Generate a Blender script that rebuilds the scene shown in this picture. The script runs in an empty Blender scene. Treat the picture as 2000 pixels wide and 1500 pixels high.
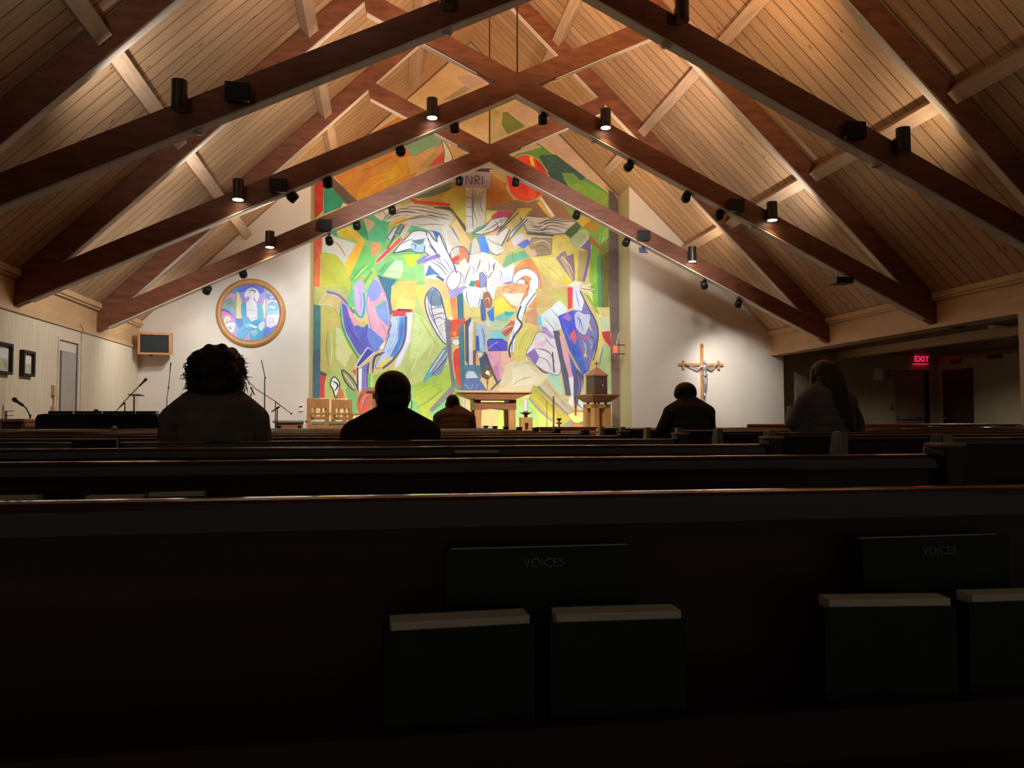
import bpy, bmesh, math, random
from mathutils import Vector, Matrix, Quaternion
from mathutils.geometry import tessellate_polygon
random.seed(7)
PI = math.pi
scene = bpy.context.scene
COL = scene.collection

# ---------------------------------------------------------------- camera
F_PX, YAW, PITCH, ROLL, EYE = 1564.3, .1596, .0469, -.002, .94
fwd = Vector((math.sin(YAW)*math.cos(PITCH), math.cos(YAW)*math.cos(PITCH), math.sin(PITCH)))
rgt0 = Vector((math.cos(YAW), -math.sin(YAW), 0)); up0 = rgt0.cross(fwd)
rgt = rgt0*math.cos(ROLL) + up0*math.sin(ROLL); upv = up0*math.cos(ROLL) - rgt0*math.sin(ROLL)
cam_d = bpy.data.cameras.new('camera'); cam = bpy.data.objects.new('camera', cam_d); COL.objects.link(cam)
cam_d.sensor_fit = 'HORIZONTAL'; cam_d.sensor_width = 36; cam_d.lens = F_PX*36/2000; cam_d.clip_start = .02; cam_d.clip_end = 100
m3 = Matrix((rgt, upv, -fwd)).transposed()
cam.matrix_world = Matrix.Translation((0, 0, EYE)) @ m3.to_4x4()
scene.camera = cam

def ray(x, y):
    return fwd + rgt*((x-1000)/F_PX) + upv*((750-y)/F_PX)
def at(x, y, Y):                       # point on the plane Y = const
    d = ray(x, y); return Vector((0, 0, EYE)) + d*(Y/d.y)
def atX(x, y, X):
    d = ray(x, y); return Vector((0, 0, EYE)) + d*(X/d.x)

# ---------------------------------------------------------------- world + exposure
w = bpy.data.worlds.new('world'); scene.world = w; w.use_nodes = True
w.node_tree.nodes['Background'].inputs[0].default_value = (1, .84, .72, 1)
w.node_tree.nodes['Background'].inputs[1].default_value = .05
scene.view_settings.view_transform = 'Standard'; scene.view_settings.look = 'None'
scene.view_settings.exposure = 0; scene.view_settings.gamma = 1; scene.view_settings.use_curve_mapping = False
scene.cycles.max_bounces = 8; scene.cycles.diffuse_bounces = 5

# hall dimensions (metres, floor at 0, hall axis +Y)
XL, XR, XM = -5.05, 9.08, 2.015
YW, YM = 17.73, 18.6                    # front wall, mural wall at the back of its recess
MX0, MX1 = -1.59, 5.63                  # recess sides
EAVE, SLOPE = 3.03, .985
YB = -1.2                               # rear end of what is built
TRUSS_Y = [15.2, 11.96, 8.72, 5.48]
def roof(x): return EAVE + SLOPE*((XR-XL)/2 - abs(x-XM))
CH_S = .487                             # scissor chord slope
def chord_bot(x): return 2.55 + CH_S*((x-XL) if x < XM else (XR-x))

# ---------------------------------------------------------------- lamps that light the hall
def spot(name, loc, tgt, power, col, size=60, blend=.6, rad=.05):
    l = bpy.data.lights.new(name, 'SPOT'); l.energy = power; l.color = col; l.spot_size = math.radians(size); l.spot_blend = blend
    l.shadow_soft_size = rad
    o = bpy.data.objects.new(name, l); COL.objects.link(o); o.location = loc
    o.rotation_euler = (Vector(tgt)-Vector(loc)).to_track_quat('-Z', 'Y').to_euler()
    return o
COOL = (.88, .97, 1); NEUT = (1, .96, .90); WARM = (1, .78, .52); AMB = (1, .62, .32)
# (head pixel x, y, truss plane, aim point, power, colour, cone)
# (track head pixel x, y, truss plane number, aim x, y, z, power, colour, cone)
HEADS = [
 (697, 434, 0, -.4, 18.6, 3.0, 150, COOL, 112), (766, 404, 0, .6, 18.6, 3.3, 145, COOL, 115),
 (897, 348, 0, 1.5, 18.6, 2.7, 165, COOL, 115), (1007, 350, 0, 2.6, 18.6, 2.7, 165, COOL, 115),
 (1126, 414, 0, 3.6, 18.6, 3.2, 150, COOL, 115), (1223, 467, 0, 4.6, 18.6, 3.0, 110, NEUT, 100),
 (643, 464, 0, -.8, 18.6, 3.0, 120, NEUT, 100), (475, 528, 0, -2.8, 17.7, 3.1, 115, COOL, 70),
 (405, 560, 0, -4.6, 17.4, 1.8, 150, NEUT, 120), (1375, 551, 0, 8.05, 17.7, 1.9, 400, NEUT, 46), (1442, 587, 0, 7.4, 17.7, 1.6, 80, NEUT, 60),
 (888, 242, 1, 1.8, 16.0, 1.0, 1100, NEUT, 48), (783, 288, 1, -.2, 18.6, 5.6, 300, NEUT, 64),
 (572, 377, 1, -5.0, 14.5, 1.2, 380, NEUT, 100), (640, 348, 1, -1.0, 16.6, 1.0, 720, NEUT, 46),
 (1060, 226, 1, 3.5, 16.4, 1.0, 900, NEUT, 50), (1228, 318, 1, 4.2, 18.6, 5.6, 280, NEUT, 64),
 (1340, 378, 1, 6.0, 17.7, 3.6, 190, NEUT, 52), (1405, 412, 1, 6.8, 17.7, 2.8, 150, NEUT, 46)]
for (hx, hy, ti, ax, ay, az, pw, cl, cone) in HEADS:
    p = at(hx, hy, TRUSS_Y[ti]+.16)
    d = (Vector((ax, ay, az))-p).normalized()
    spot('spot_light', p+Vector((0, 0, -.06))+d*.13, (ax, ay, az), pw, cl, cone, .9, .10)
# warm uplights added behind the lower chords to brighten the boards of the next bay
PALE = (1, .92, .82); ROSE = (1, .76, .60)
UPS = [(3, -4.5, 50, PALE), (3, -2.4, 100, PALE), (3, 2.4, 120, AMB), (3, 4.5, 34, WARM),
       (2, -4.5, 75, PALE), (2, -2.2, 170, ROSE), (2, 2.2, 220, AMB), (2, 4.5, 65, WARM),
       (1, -4.5, 80, PALE), (1, -2.2, 150, ROSE), (1, 2.2, 170, ROSE), (1, 4.5, 80, PALE),
       (0, -4.3, 60, WARM), (0, -2.2, 130, AMB), (0, 2.2, 140, AMB), (0, 4.3, 70, WARM),
       (1, -.5, 150, AMB), (1, .5, 150, AMB), (2, .5, 300, AMB), (2, -.5, 300, AMB)]
def up_pos(ti, dx):
    x = XM+dx
    return Vector((x, TRUSS_Y[ti]+.17+.075, chord_bot(x)+.20))
for (ti, dx, pw, cl) in UPS:
    p = up_pos(ti, dx)+Vector((0, 0, .075)); sg = 1 if dx > 0 else -1
    spot('added_uplight_spot', p, p+Vector((sg*.25, .8, 1)), pw, cl, 124, .9, .05)
# floor lamps added behind the altar to brighten the foot of the mural
FLOOR_UP = [(-.2, 17.75), (1.3, 17.7), (2.9, 17.7), (4.2, 17.9)]
for (x, y) in FLOOR_UP:
    spot('added_floor_wash', (x, y, .60), (x, YM, 1.15), 26, (1, .97, .80), 150, 1, .05)
# ---------------------------------------------------------------- materials
def lin(c):
    c = c/255.0
    return c/12.92 if c <= .04045 else ((c+.055)/1.055)**2.4
def srgb(r, g, b, k=1.0): return (min(lin(r)*k, .92), min(lin(g)*k, .92), min(lin(b)*k, .92), 1)
def nodes_of(name):
    m = bpy.data.materials.new(name); m.use_nodes = True
    nt = m.node_tree; return m, nt, nt.nodes['Principled BSDF']
def N(nt, typ, **kw):
    n = nt.nodes.new(typ)
    for k, v in kw.items(): setattr(n, k, v)
    return n
def mat(name, col, rough=.6, metal=0, var=.12, scale=6, stretch=(1, 1, 1), bump=0, emit=0, spec=.5, sheen=0):
    """noise-varied procedural material"""
    m, nt, b = nodes_of(name)
    L = nt.links.new
    tc = N(nt, 'ShaderNodeTexCoord'); mp = N(nt, 'ShaderNodeMapping'); mp.inputs['Scale'].default_value = stretch
    L(tc.outputs['Object'], mp.inputs[0])
    nz = N(nt, 'ShaderNodeTexNoise'); nz.inputs['Scale'].default_value = scale; nz.inputs['Detail'].default_value = 5
    L(mp.outputs[0], nz.inputs['Vector'])
    r = N(nt, 'ShaderNodeValToRGB')
    r.color_ramp.elements[0].position = .3; r.color_ramp.elements[1].position = .7
    c = Vector(col[:3])
    r.color_ramp.elements[0].color = (*(c*(1-var)), 1); r.color_ramp.elements[1].color = (*[min(x, .95) for x in c*(1+var)], 1)
    L(nz.outputs['Fac'], r.inputs[0]); L(r.outputs[0], b.inputs['Base Color'])
    b.inputs['Roughness'].default_value = rough; b.inputs['Metallic'].default_value = metal
    b.inputs['Specular IOR Level'].default_value = spec
    if bump:
        bp = N(nt, 'ShaderNodeBump'); bp.inputs['Strength'].default_value = bump; bp.inputs['Distance'].default_value = .01
        L(nz.outputs['Fac'], bp.inputs['Height']); L(bp.outputs[0], b.inputs['Normal'])
    if emit:
        b.inputs['Emission Color'].default_value = (*col[:3], 1); b.inputs['Emission Strength'].default_value = emit
    return m
def boards(name, col, axis, pitch, slope_axes, groove=.055):
    """pine boarding: boards of width pitch across axis, grain along the other axes, knots, dark gaps"""
    m, nt, b = nodes_of(name); L = nt.links.new
    tc = N(nt, 'ShaderNodeTexCoord'); sp = N(nt, 'ShaderNodeSeparateXYZ'); L(tc.outputs['Object'], sp.inputs[0])
    mu = N(nt, 'ShaderNodeMath', operation='DIVIDE'); L(sp.outputs[axis], mu.inputs[0]); mu.inputs[1].default_value = pitch
    fr = N(nt, 'ShaderNodeMath', operation='FRACT'); L(mu.outputs[0], fr.inputs[0])
    fl = N(nt, 'ShaderNodeMath', operation='FLOOR'); L(mu.outputs[0], fl.inputs[0])
    wn = N(nt, 'ShaderNodeTexWhiteNoise', noise_dimensions='1D'); L(fl.outputs[0], wn.inputs['W'])
    mp = N(nt, 'ShaderNodeMapping'); sc = [1.2, 1.2, 1.2]; sc[axis] = 22; mp.inputs['Scale'].default_value = sc
    ad = N(nt, 'ShaderNodeVectorMath', operation='ADD'); cb = N(nt, 'ShaderNodeCombineXYZ')
    L(wn.outputs['Value'], cb.inputs[0]); sc2 = N(nt, 'ShaderNodeVectorMath', operation='SCALE'); sc2.inputs['Scale'].default_value = 9
    L(cb.outputs[0], sc2.inputs[0]); L(tc.outputs['Object'], ad.inputs[0]); L(sc2.outputs[0], ad.inputs[1]); L(ad.outputs[0], mp.inputs[0])
    nz = N(nt, 'ShaderNodeTexNoise'); nz.inputs['Scale'].default_value = 1.6; nz.inputs['Detail'].default_value = 6; L(mp.outputs[0], nz.inputs['Vector'])
    r = N(nt, 'ShaderNodeValToRGB'); c = Vector(col[:3])
    r.color_ramp.elements[0].position = .3; r.color_ramp.elements[1].position = .72
    r.color_ramp.elements[0].color = (*(c*.78), 1); r.color_ramp.elements[1].color = (*(c*1.15), 1); L(nz.outputs['Fac'], r.inputs[0])
    tint = N(nt, 'ShaderNodeMapRange'); tint.inputs['To Min'].default_value = .86; tint.inputs['To Max'].default_value = 1.1; L(wn.outputs['Value'], tint.inputs[0])
    m1 = N(nt, 'ShaderNodeMix', data_type='RGBA', blend_type='MULTIPLY'); m1.inputs['Factor'].default_value = 1
    L(r.outputs[0], m1.inputs['A']); L(tint.outputs[0], m1.inputs['B'])
    # knots
    mk = N(nt, 'ShaderNodeMapping'); ks = [1.7, 1.7, 1.7]; ks[axis] = 4.5; mk.inputs['Scale'].default_value = ks; L(ad.outputs[0], mk.inputs[0])
    vo = N(nt, 'ShaderNodeTexVoronoi'); vo.inputs['Scale'].default_value = 1.0; L(mk.outputs[0], vo.inputs['Vector'])
    kr = N(nt, 'ShaderNodeValToRGB'); kr.color_ramp.elements[0].position = .045; kr.color_ramp.elements[1].position = .10
    kr.color_ramp.elements[0].color = (.38, .26, .2, 1); kr.color_ramp.elements[1].color = (1, 1, 1, 1); L(vo.outputs['Distance'], kr.inputs[0])
    m2 = N(nt, 'ShaderNodeMix', data_type='RGBA', blend_type='MULTIPLY'); m2.inputs['Factor'].default_value = 1
    L(m1.outputs['Result'], m2.inputs['A']); L(kr.outputs[0], m2.inputs['B'])
    lt = N(nt, 'ShaderNodeMath', operation='LESS_THAN'); L(fr.outputs[0], lt.inputs[0]); lt.inputs[1].default_value = groove
    m4 = N(nt, 'ShaderNodeMix', data_type='RGBA', blend_type='MIX'); L(lt.outputs[0], m4.inputs['Factor']); L(m2.outputs['Result'], m4.inputs['A'])
    m4.inputs['B'].default_value = (*(c*.12), 1)
    L(m4.outputs['Result'], b.inputs['Base Color']); b.inputs['Roughness'].default_value = .55
    bp = N(nt, 'ShaderNodeBump'); bp.invert = True; bp.inputs['Strength'].default_value = .6; bp.inputs['Distance'].default_value = .012
    L(lt.outputs[0], bp.inputs['Height']); L(bp.outputs[0], b.inputs['Normal'])
    return m
def painted(name, rough=.75):
    """colours stored per face as an artwork's own paint, broken up by brush noise"""
    m, nt, b = nodes_of(name); L = nt.links.new
    at_ = N(nt, 'ShaderNodeVertexColor', layer_name='paint')
    tc = N(nt, 'ShaderNodeTexCoord'); nz = N(nt, 'ShaderNodeTexNoise'); nz.inputs['Scale'].default_value = 2.6; nz.inputs['Detail'].default_value = 7
    nz.inputs['Roughness'].default_value = .65; nz.inputs['Distortion'].default_value = .8
    L(tc.outputs['Object'], nz.inputs['Vector'])
    mr = N(nt, 'ShaderNodeMapRange'); mr.inputs['From Min'].default_value = .25; mr.inputs['From Max'].default_value = .75
    mr.inputs['To Min'].default_value = .8; mr.inputs['To Max'].default_value = 1.16; L(nz.outputs['Fac'], mr.inputs[0])
    mx = N(nt, 'ShaderNodeMix', data_type='RGBA', blend_type='MULTIPLY'); mx.inputs['Factor'].default_value = 1
    L(at_.outputs['Color'], mx.inputs['A']); L(mr.outputs[0], mx.inputs['B']); L(mx.outputs['Result'], b.inputs['Base Color'])
    n2 = N(nt, 'ShaderNodeTexNoise'); n2.inputs['Scale'].default_value = 1.1; n2.inputs['Detail'].default_value = 5; n2.inputs['Distortion'].default_value = 1.5
    L(tc.outputs['Object'], n2.inputs['Vector']); hr = N(nt, 'ShaderNodeMapRange'); hr.inputs['From Min'].default_value = .25; hr.inputs['From Max'].default_value = .75
    hr.inputs['To Min'].default_value = .472; hr.inputs['To Max'].default_value = .528; L(n2.outputs['Fac'], hr.inputs[0])
    hs = N(nt, 'ShaderNodeHueSaturation'); L(hr.outputs[0], hs.inputs['Hue']); L(mx.outputs['Result'], hs.inputs['Color']); L(hs.outputs[0], b.inputs['Base Color'])
    b.inputs['Roughness'].default_value = rough
    return m
def thin_paper(name, col):
    m, nt, b = nodes_of(name); tr = N(nt, 'ShaderNodeBsdfTranslucent'); tr.inputs[0].default_value = (*col, 1); mxs = N(nt, 'ShaderNodeMixShader'); mxs.inputs[0].default_value = .55
    b.inputs['Base Color'].default_value = (*col, 1); b.inputs['Roughness'].default_value = .9
    nt.links.new(b.outputs[0], mxs.inputs[1]); nt.links.new(tr.outputs[0], mxs.inputs[2]); nt.links.new(mxs.outputs[0], nt.nodes['Material Output'].inputs[0]); return m
def emitter(name, col, strength):
    m, nt, b = nodes_of(name); b.inputs['Base Color'].default_value = (*col, 1)
    b.inputs['Emission Color'].default_value = (*col, 1); b.inputs['Emission Strength'].default_value = strength
    return m
GR = (1, 1, 1)
M = dict(
 timber=mat('dark_timber', (.22, .078, .040), .5, var=.3, scale=3, stretch=(1, 8, 4), bump=.1),
 cover=mat('pale_cover_strip', (.80, .70, .60), .6, var=.08, scale=4),
 purlin=mat('pine_purlin', (.52, .36, .25), .55, var=.15, scale=4, stretch=(6, .6, 6)),
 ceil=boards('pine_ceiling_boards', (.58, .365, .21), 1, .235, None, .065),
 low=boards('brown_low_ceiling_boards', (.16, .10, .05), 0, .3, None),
 fascia=mat('fascia_plywood', (.60, .38, .19), .5, var=.12, scale=2.5, stretch=(2, .6, 4)),
 trim=mat('pine_trim', (.60, .40, .22), .5, var=.1, scale=5, stretch=(2, .5, 2)),
 wallL=mat('cream_textured_wallpaper', (.70, .62, .47), .9, var=.10, scale=5, stretch=(3, 5, .5), bump=.35),
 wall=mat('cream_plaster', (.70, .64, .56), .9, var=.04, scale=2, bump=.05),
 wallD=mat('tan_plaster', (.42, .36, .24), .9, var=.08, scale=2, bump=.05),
 ret=mat('straw_plaster', (.60, .53, .30), .85, var=.05, scale=3),
 floor=mat('dark_carpet', (.045, .03, .024), .95, var=.3, scale=60, bump=.3),
 plat=mat('tan_carpet', (.30, .24, .17), .95, var=.2, scale=60, bump=.3),
 pew=mat('mahogany_pew', (.060, .028, .019), .36, var=.3, scale=3, stretch=(.8, 6, 9), bump=.04),
 pewt=mat('mahogany_pew_rail', (.050, .024, .016), .15, var=.2, spec=.6, scale=3, stretch=(.8, 6, 9)),
 pewend=mat('worn_and_glint_oak_edge', (.46, .38, .27), .5, var=.15, scale=5, stretch=(6, 6, .8)),
 cush=mat('grey_vinyl', (.16, .17, .19), .5, var=.08),
 oak=mat('honey_oak', (.55, .27, .10), .4, var=.18, scale=4, stretch=(5, 5, .8)),
 oakd=mat('red_brown_oak', (.30, .125, .055), .4, var=.2, scale=4, stretch=(.9, 5, 5)),
 black=mat('black_metal', (.012, .012, .014), .4, var=.1),
 spk=mat('black_speaker_cloth', (.018, .022, .024), .8, var=.2, scale=90),
 blackcloth=mat('black_cloth', (.012, .02, .019), .9, var=.35, scale=8, bump=.3),
 bronze=mat('dark_bronze_can', (.06, .05, .045), .35, metal=.6, var=.1),
 refl=mat('lamp_reflector', (.45, .45, .43), .3, metal=.6, var=.05),
 steel=mat('brushed_steel', (.32, .31, .30), .35, metal=.8, var=.06),
 white=mat('white_plastic', (.75, .74, .70), .5, var=.04),
 paper=mat('white_paper', (.80, .79, .75), .85, var=.03),
 thin=thin_paper('thin_sheet_paper', (.85, .83, .80)),
 pages=mat('cream_page_block', (.92, .80, .58), .85, var=.1, scale=30, stretch=(1, 60, 60)),
 book=mat('green_black_book_cloth', (.012, .022, .018), .55, var=.25, scale=30),
 title=mat('grey_foil_lettering', (.17, .16, .17), .4, var=.05),
 brass=mat('brass', (.60, .40, .12), .3, metal=.85, var=.1),
 bronzed=mat('tabernacle_bronze', (.12, .07, .05), .45, metal=.3, var=.2, scale=14),
 pewter=mat('pewter', (.42, .40, .42), .4, metal=.5, var=.15, scale=20),
 glass=mat('screen_glass', (.02, .025, .03), .1, var=.05),
 sage=mat('sage_upholstery', (.22, .33, .25), .8, var=.1),
 door=mat('dark_brown_door', (.055, .025, .015), .5, var=.25, scale=3, stretch=(4, 4, .5)),
 tandoor=mat('tan_door', (.30, .19, .13), .6, var=.08),
 greydoor=mat('grey_door', (.42, .38, .36), .6, var=.05),
 frame=mat('dark_picture_frame', (.022, .010, .008), .75, var=.2),
 red=mat('alarm_red', (.25, .02, .015), .5, var=.1),
 plaque=mat('brown_plaque', (.12, .09, .04), .6, var=.2, scale=12),
 lampon=emitter('lit_lamp_lens', (1, .9, .72), 9.0),
 exitred=emitter('lit_exit_letters', (1, .02, .10), 1.0),
 sanct=emitter('lit_red_votive_glass', (1, .09, .04), .9),
 flame=emitter('candle_flame', (1, .7, .3), 4.0),
 candle=mat('white_wax', (.88, .86, .86), .5, var=.02),
 paint=painted('mural_paint'), paint2=painted('rondel_paint', .35),
 skin=mat('light_skin', (.45, .26, .19), .5, var=.08, scale=10), skinb=mat('brown_skin', (.13, .065, .04), .5, var=.08, scale=10),
 eye=mat('eye_white', (.6, .58, .55), .2, var=.02),
)
cw = M['pewt'].node_tree.nodes['Principled BSDF']; cw.inputs['Coat Weight'].default_value = .9; cw.inputs['Coat Roughness'].default_value = .07
# ---------------------------------------------------------------- mesh helpers
class MB:
    """collects shapes, then links them as ONE mesh object"""
    def __init__(s): s.v = []; s.f = []; s.c = []; s.m = []; s.cm = 0; s.sm = []; s.smooth = False
    def add(s, v, f, col=None):
        o = len(s.v); s.v += [tuple(p) for p in v]
        for q in f: s.f.append([i+o for i in q]); s.c.append(col); s.m.append(s.cm); s.sm.append(s.smooth)
        return s
    def box(s, lo, hi, R=None, piv=None):
        x0, y0, z0 = lo; x1, y1, z1 = hi
        v = [Vector(p) for p in ((x0,y0,z0),(x1,y0,z0),(x1,y1,z0),(x0,y1,z0),(x0,y0,z1),(x1,y0,z1),(x1,y1,z1),(x0,y1,z1))]
        if R is not None:
            c = Vector(piv) if piv is not None else (v[0]+v[6])/2
            v = [c + R @ (p-c) for p in v]
        return s.add(v, [(3,2,1,0),(4,5,6,7),(0,1,5,4),(1,2,6,5),(2,3,7,6),(3,0,4,7)])
    def cbox(s, c, d, R=None):
        c = Vector(c); h = Vector(d)/2; return s.box(c-h, c+h, R, c)
    def prism(s, pts, ext):
        """pts: planar outline (Vectors), ext: extrusion vector"""
        pts = [Vector(p) for p in pts]; e = Vector(ext); n = len(pts)
        t = tessellate_polygon([pts]); nrm = Vector((0, 0, 0))
        for i in range(n): nrm += pts[i].cross(pts[(i+1) % n])
        if nrm.dot(e) > 0: pts = pts[::-1]; t = tessellate_polygon([pts])
        v = pts+[p+e for p in pts]
        f = []
        for a, b, c in t:
            q = (pts[b]-pts[a]).cross(pts[c]-pts[a])
            if q.dot(e) > 0: a, b, c = a, c, b
            f += [(a, b, c), (c+n, b+n, a+n)]
        f += [((i+1) % n, i, i+n, (i+1) % n+n) for i in range(n)]
        return s.add(v, f)
    def tube(s, p0, p1, r0, r1=None, n=12, cap=True):
        return s.path([p0, p1], [r0, r0 if r1 is None else r1], n, cap)
    def path(s, P, R, n=8, cap=True):
        P = [Vector(p) for p in P]
        if not hasattr(R, '__len__'): R = [R]*len(P)
        v = []; f = []; u = None
        for i, p in enumerate(P):
            d = (P[min(i+1, len(P)-1)]-P[max(i-1, 0)]).normalized()
            if u is None:
                u = d.orthogonal().normalized()
            else:
                u = (u-d*u.dot(d)); u = u.normalized() if u.length > 1e-6 else d.orthogonal().normalized()
            w_ = d.cross(u)
            for k in range(n):
                a = 2*PI*k/n; v.append(p+(u*math.cos(a)+w_*math.sin(a))*R[i])
        for i in range(len(P)-1):
            for k in range(n):
                a = i*n+k; b = i*n+(k+1) % n; f.append((a, b, b+n, a+n))
        if cap: f.append(tuple(range(n))[::-1]); f.append(tuple(range((len(P)-1)*n, len(P)*n)))
        return s.add(v, f)
    def lathe(s, c, prof, n=24, axis='z'):
        c = Vector(c); v = []; f = []
        for (r, z) in prof:
            for k in range(n):
                a = 2*PI*k/n; p = (r*math.cos(a), r*math.sin(a), z)
                if axis == 'y': p = (p[0], p[2], p[1])
                if axis == 'x': p = (p[2], p[0], p[1])
                v.append(c+Vector(p))
        m_ = len(prof)
        for i in range(m_-1):
            for k in range(n):
                a = i*n+k; b = i*n+(k+1) % n; q = (a, b, b+n, a+n); f.append(q if axis != 'y' else q[::-1])
        f.append(tuple(range(n))[::-1] if axis != 'y' else tuple(range(n))); g = tuple(range((m_-1)*n, m_*n)); f.append(g if axis != 'y' else g[::-1])
        return s.add(v, f)
    def ell(s, c, r, R=None, n=16, k=10):
        c = Vector(c); v = []; f = []
        if not hasattr(r, '__len__'): r = (r, r, r)
        for i in range(k+1):
            t = PI*i/k
            rr = max(math.sin(t), .02)
            for j in range(n):
                a = 2*PI*j/n; p = Vector((rr*math.cos(a)*r[0], rr*math.sin(a)*r[1], -math.cos(t)*r[2]))
                v.append(c+(R @ p if R is not None else p))
        for i in range(k):
            for j in range(n):
                a = i*n+j; b = i*n+(j+1) % n; f.append((a, b, b+n, a+n))
        f.append(tuple(range(n))[::-1]); f.append(tuple(range(k*n, k*n+n)))
        return s.add(v, f)
    def cap(s, p0, r0, p1, r1, n=14):
        """round-ended tapered limb"""
        p0 = Vector(p0); p1 = Vector(p1); d = p1-p0; L_ = d.length; d = d.normalized() if L_ > 1e-6 else Vector((0, 0, 1))
        P = []; R = []
        for i in range(5):
            a = PI/2*i/4; P.append(p0-d*r0*math.cos(a)); R.append(max(r0*math.sin(a), .002))
        for i in range(5):
            a = PI/2*i/4; P.append(p1+d*r1*math.sin(a)); R.append(max(r1*math.cos(a), .002))
        return s.path(P, R, n)
    def build(s, name, material, parent=None, smooth=False, bevel=0, off=None, mods=None):
        me = bpy.data.meshes.new(name); o_ = Vector(off) if off is not None else Vector((0, 0, 0))
        me.from_pydata([Vector(p)-o_ for p in s.v], [], s.f)
        mats = material if isinstance(material, (list, tuple)) else [material]
        for q in mats: me.materials.append(q)
        if len(mats) > 1: me.polygons.foreach_set('material_index', s.m)
        if any(c is not None for c in s.c):
            la = me.color_attributes.new('paint', 'FLOAT_COLOR', 'CORNER'); i = 0
            for p, c in zip(me.polygons, s.c):
                for _ in p.vertices: la.data[i].color = c or (1, 1, 1, 1); i += 1
        if smooth: me.polygons.foreach_set('use_smooth', [True]*len(me.polygons))
        me.update()
        o = bpy.data.objects.new(name, me); COL.objects.link(o)
        if parent is not None: o.parent = parent
        elif off is not None: o.location = o_
        if bevel:
            b = o.modifiers.new('bevel', 'BEVEL'); b.width = bevel; b.segments = 2; b.limit_method = 'ANGLE'
        return o
def R_z(a): return Matrix.Rotation(a, 3, 'Z')
def R_x(a): return Matrix.Rotation(a, 3, 'X')
def R_y(a): return Matrix.Rotation(a, 3, 'Y')
def tag(o, label=None, cat=None, group=None, kind=None):
    if label: o['label'] = label
    if cat: o['category'] = cat
    if group: o['group'] = group
    if kind: o['kind'] = kind
    return o
def thing(name, loc, label, cat, group=None, rz=0):
    o = bpy.data.objects.new(name, None); COL.objects.link(o); o.location = loc; o.rotation_euler = (0, 0, rz); o.empty_display_size = .1
    return tag(o, label, cat, group)
def struct(name, mb, m, **k):
    o = mb.build(name, m, **k); o['kind'] = 'structure'; return o
def copy_tree(o, loc=None, label=None, rz=None, parent=None):
    c = o.copy(); COL.objects.link(c)
    if parent is not None: c.parent = parent
    if loc is not None: c.location = loc
    if rz is not None: c.rotation_euler = (0, 0, rz)
    if label: c['label'] = label
    for ch in o.children: copy_tree(ch, parent=c)
    return c
def text_mesh(txt, size, material, name, parent, loc, rot, depth=.002, bold=0):
    cu = bpy.data.curves.new(name, 'FONT'); cu.body = txt; cu.size = size; cu.extrude = depth; cu.align_x = 'CENTER'; cu.align_y = 'CENTER'; cu.offset = bold
    cu.resolution_u = 3
    t = bpy.data.objects.new(name+'_curve', cu)
    me = bpy.data.meshes.new_from_object(t); bpy.data.objects.remove(t); bpy.data.curves.remove(cu)
    me.materials.clear(); me.materials.append(material)
    o = bpy.data.objects.new(name, me); COL.objects.link(o); o.parent = parent; o.location = loc; o.rotation_euler = rot
    return o
ORD = ['first', 'second', 'third', 'fourth', 'fifth', 'sixth', 'seventh', 'eighth', 'ninth', 'tenth', 'eleventh', 'twelfth', 'thirteenth']
# ---------------------------------------------------------------- the setting
struct('floor', MB().box((XL-.2, YB, -.1), (14.2, 19.2, 0)), M['floor'])
struct('floor.001', MB().box((-2.6, 13.2, 0.001), (8.6, 18.55, .48)).box((-2.6, 12.85, 0.001), (8.6, 13.199, .24)), M['plat'])
zr = roof(XM)
for sgn, nm in ((-1, 'ceiling'), (1, 'ceiling.001')):
    xe = XL if sgn < 0 else XR
    pts = [(xe+sgn*.3, YB, EAVE-.3*SLOPE), (XM, YB, zr), (XM, YB, zr+.12), (xe+sgn*.3, YB, EAVE-.3*SLOPE+.12)]
    struct(nm, MB().prism(pts, (0, 18.75-YB, 0)), M['ceil'])
g = .02
def gable(x0, x1, z0=0):
    out = [Vector((x0, 0, z0)), Vector((x1, 0, z0)), Vector((x1, 0, roof(x1)-g))]
    if x0 < XM < x1: out.append(Vector((XM, 0, zr-g)))
    out.append(Vector((x0, 0, roof(x0)-g))); return out
struct('wall_front', MB().prism([p+Vector((0, YW, 0)) for p in gable(XL, MX0)], (0, 1.1, 0)), M['wall'])
wr = [p+Vector((0, YW, 0)) for p in gable(MX1, XR)]
wr[1] = Vector((XR, YW, 2.49)); wr[0:2] = [Vector((MX1, YW, 0)), Vector((9.39, YW, 0)), Vector((9.39, YW, 2.49)), Vector((XR, YW, 2.49))]
struct('wall_front.001', MB().prism(wr, (0, 1.1, 0)), M['wall'])
struct('wall_front.002', MB().prism([p+Vector((0, YM+.01, 0)) for p in gable(MX0+.002, MX1-.002)], (0, .2, 0)), M['wallD'])
for x, sg in ((MX0, 1), (MX1, -1)):      # straw-coloured sides of the mural recess
    struct('trim_%d' % (1 if x < 0 else 2), MB().prism([(x, YW-.004, .482), (x, YM, .482), (x, YM, roof(x)-.03), (x, YW-.004, roof(x)-.03)], (sg*.014, 0, 0)), M['ret'])
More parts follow.
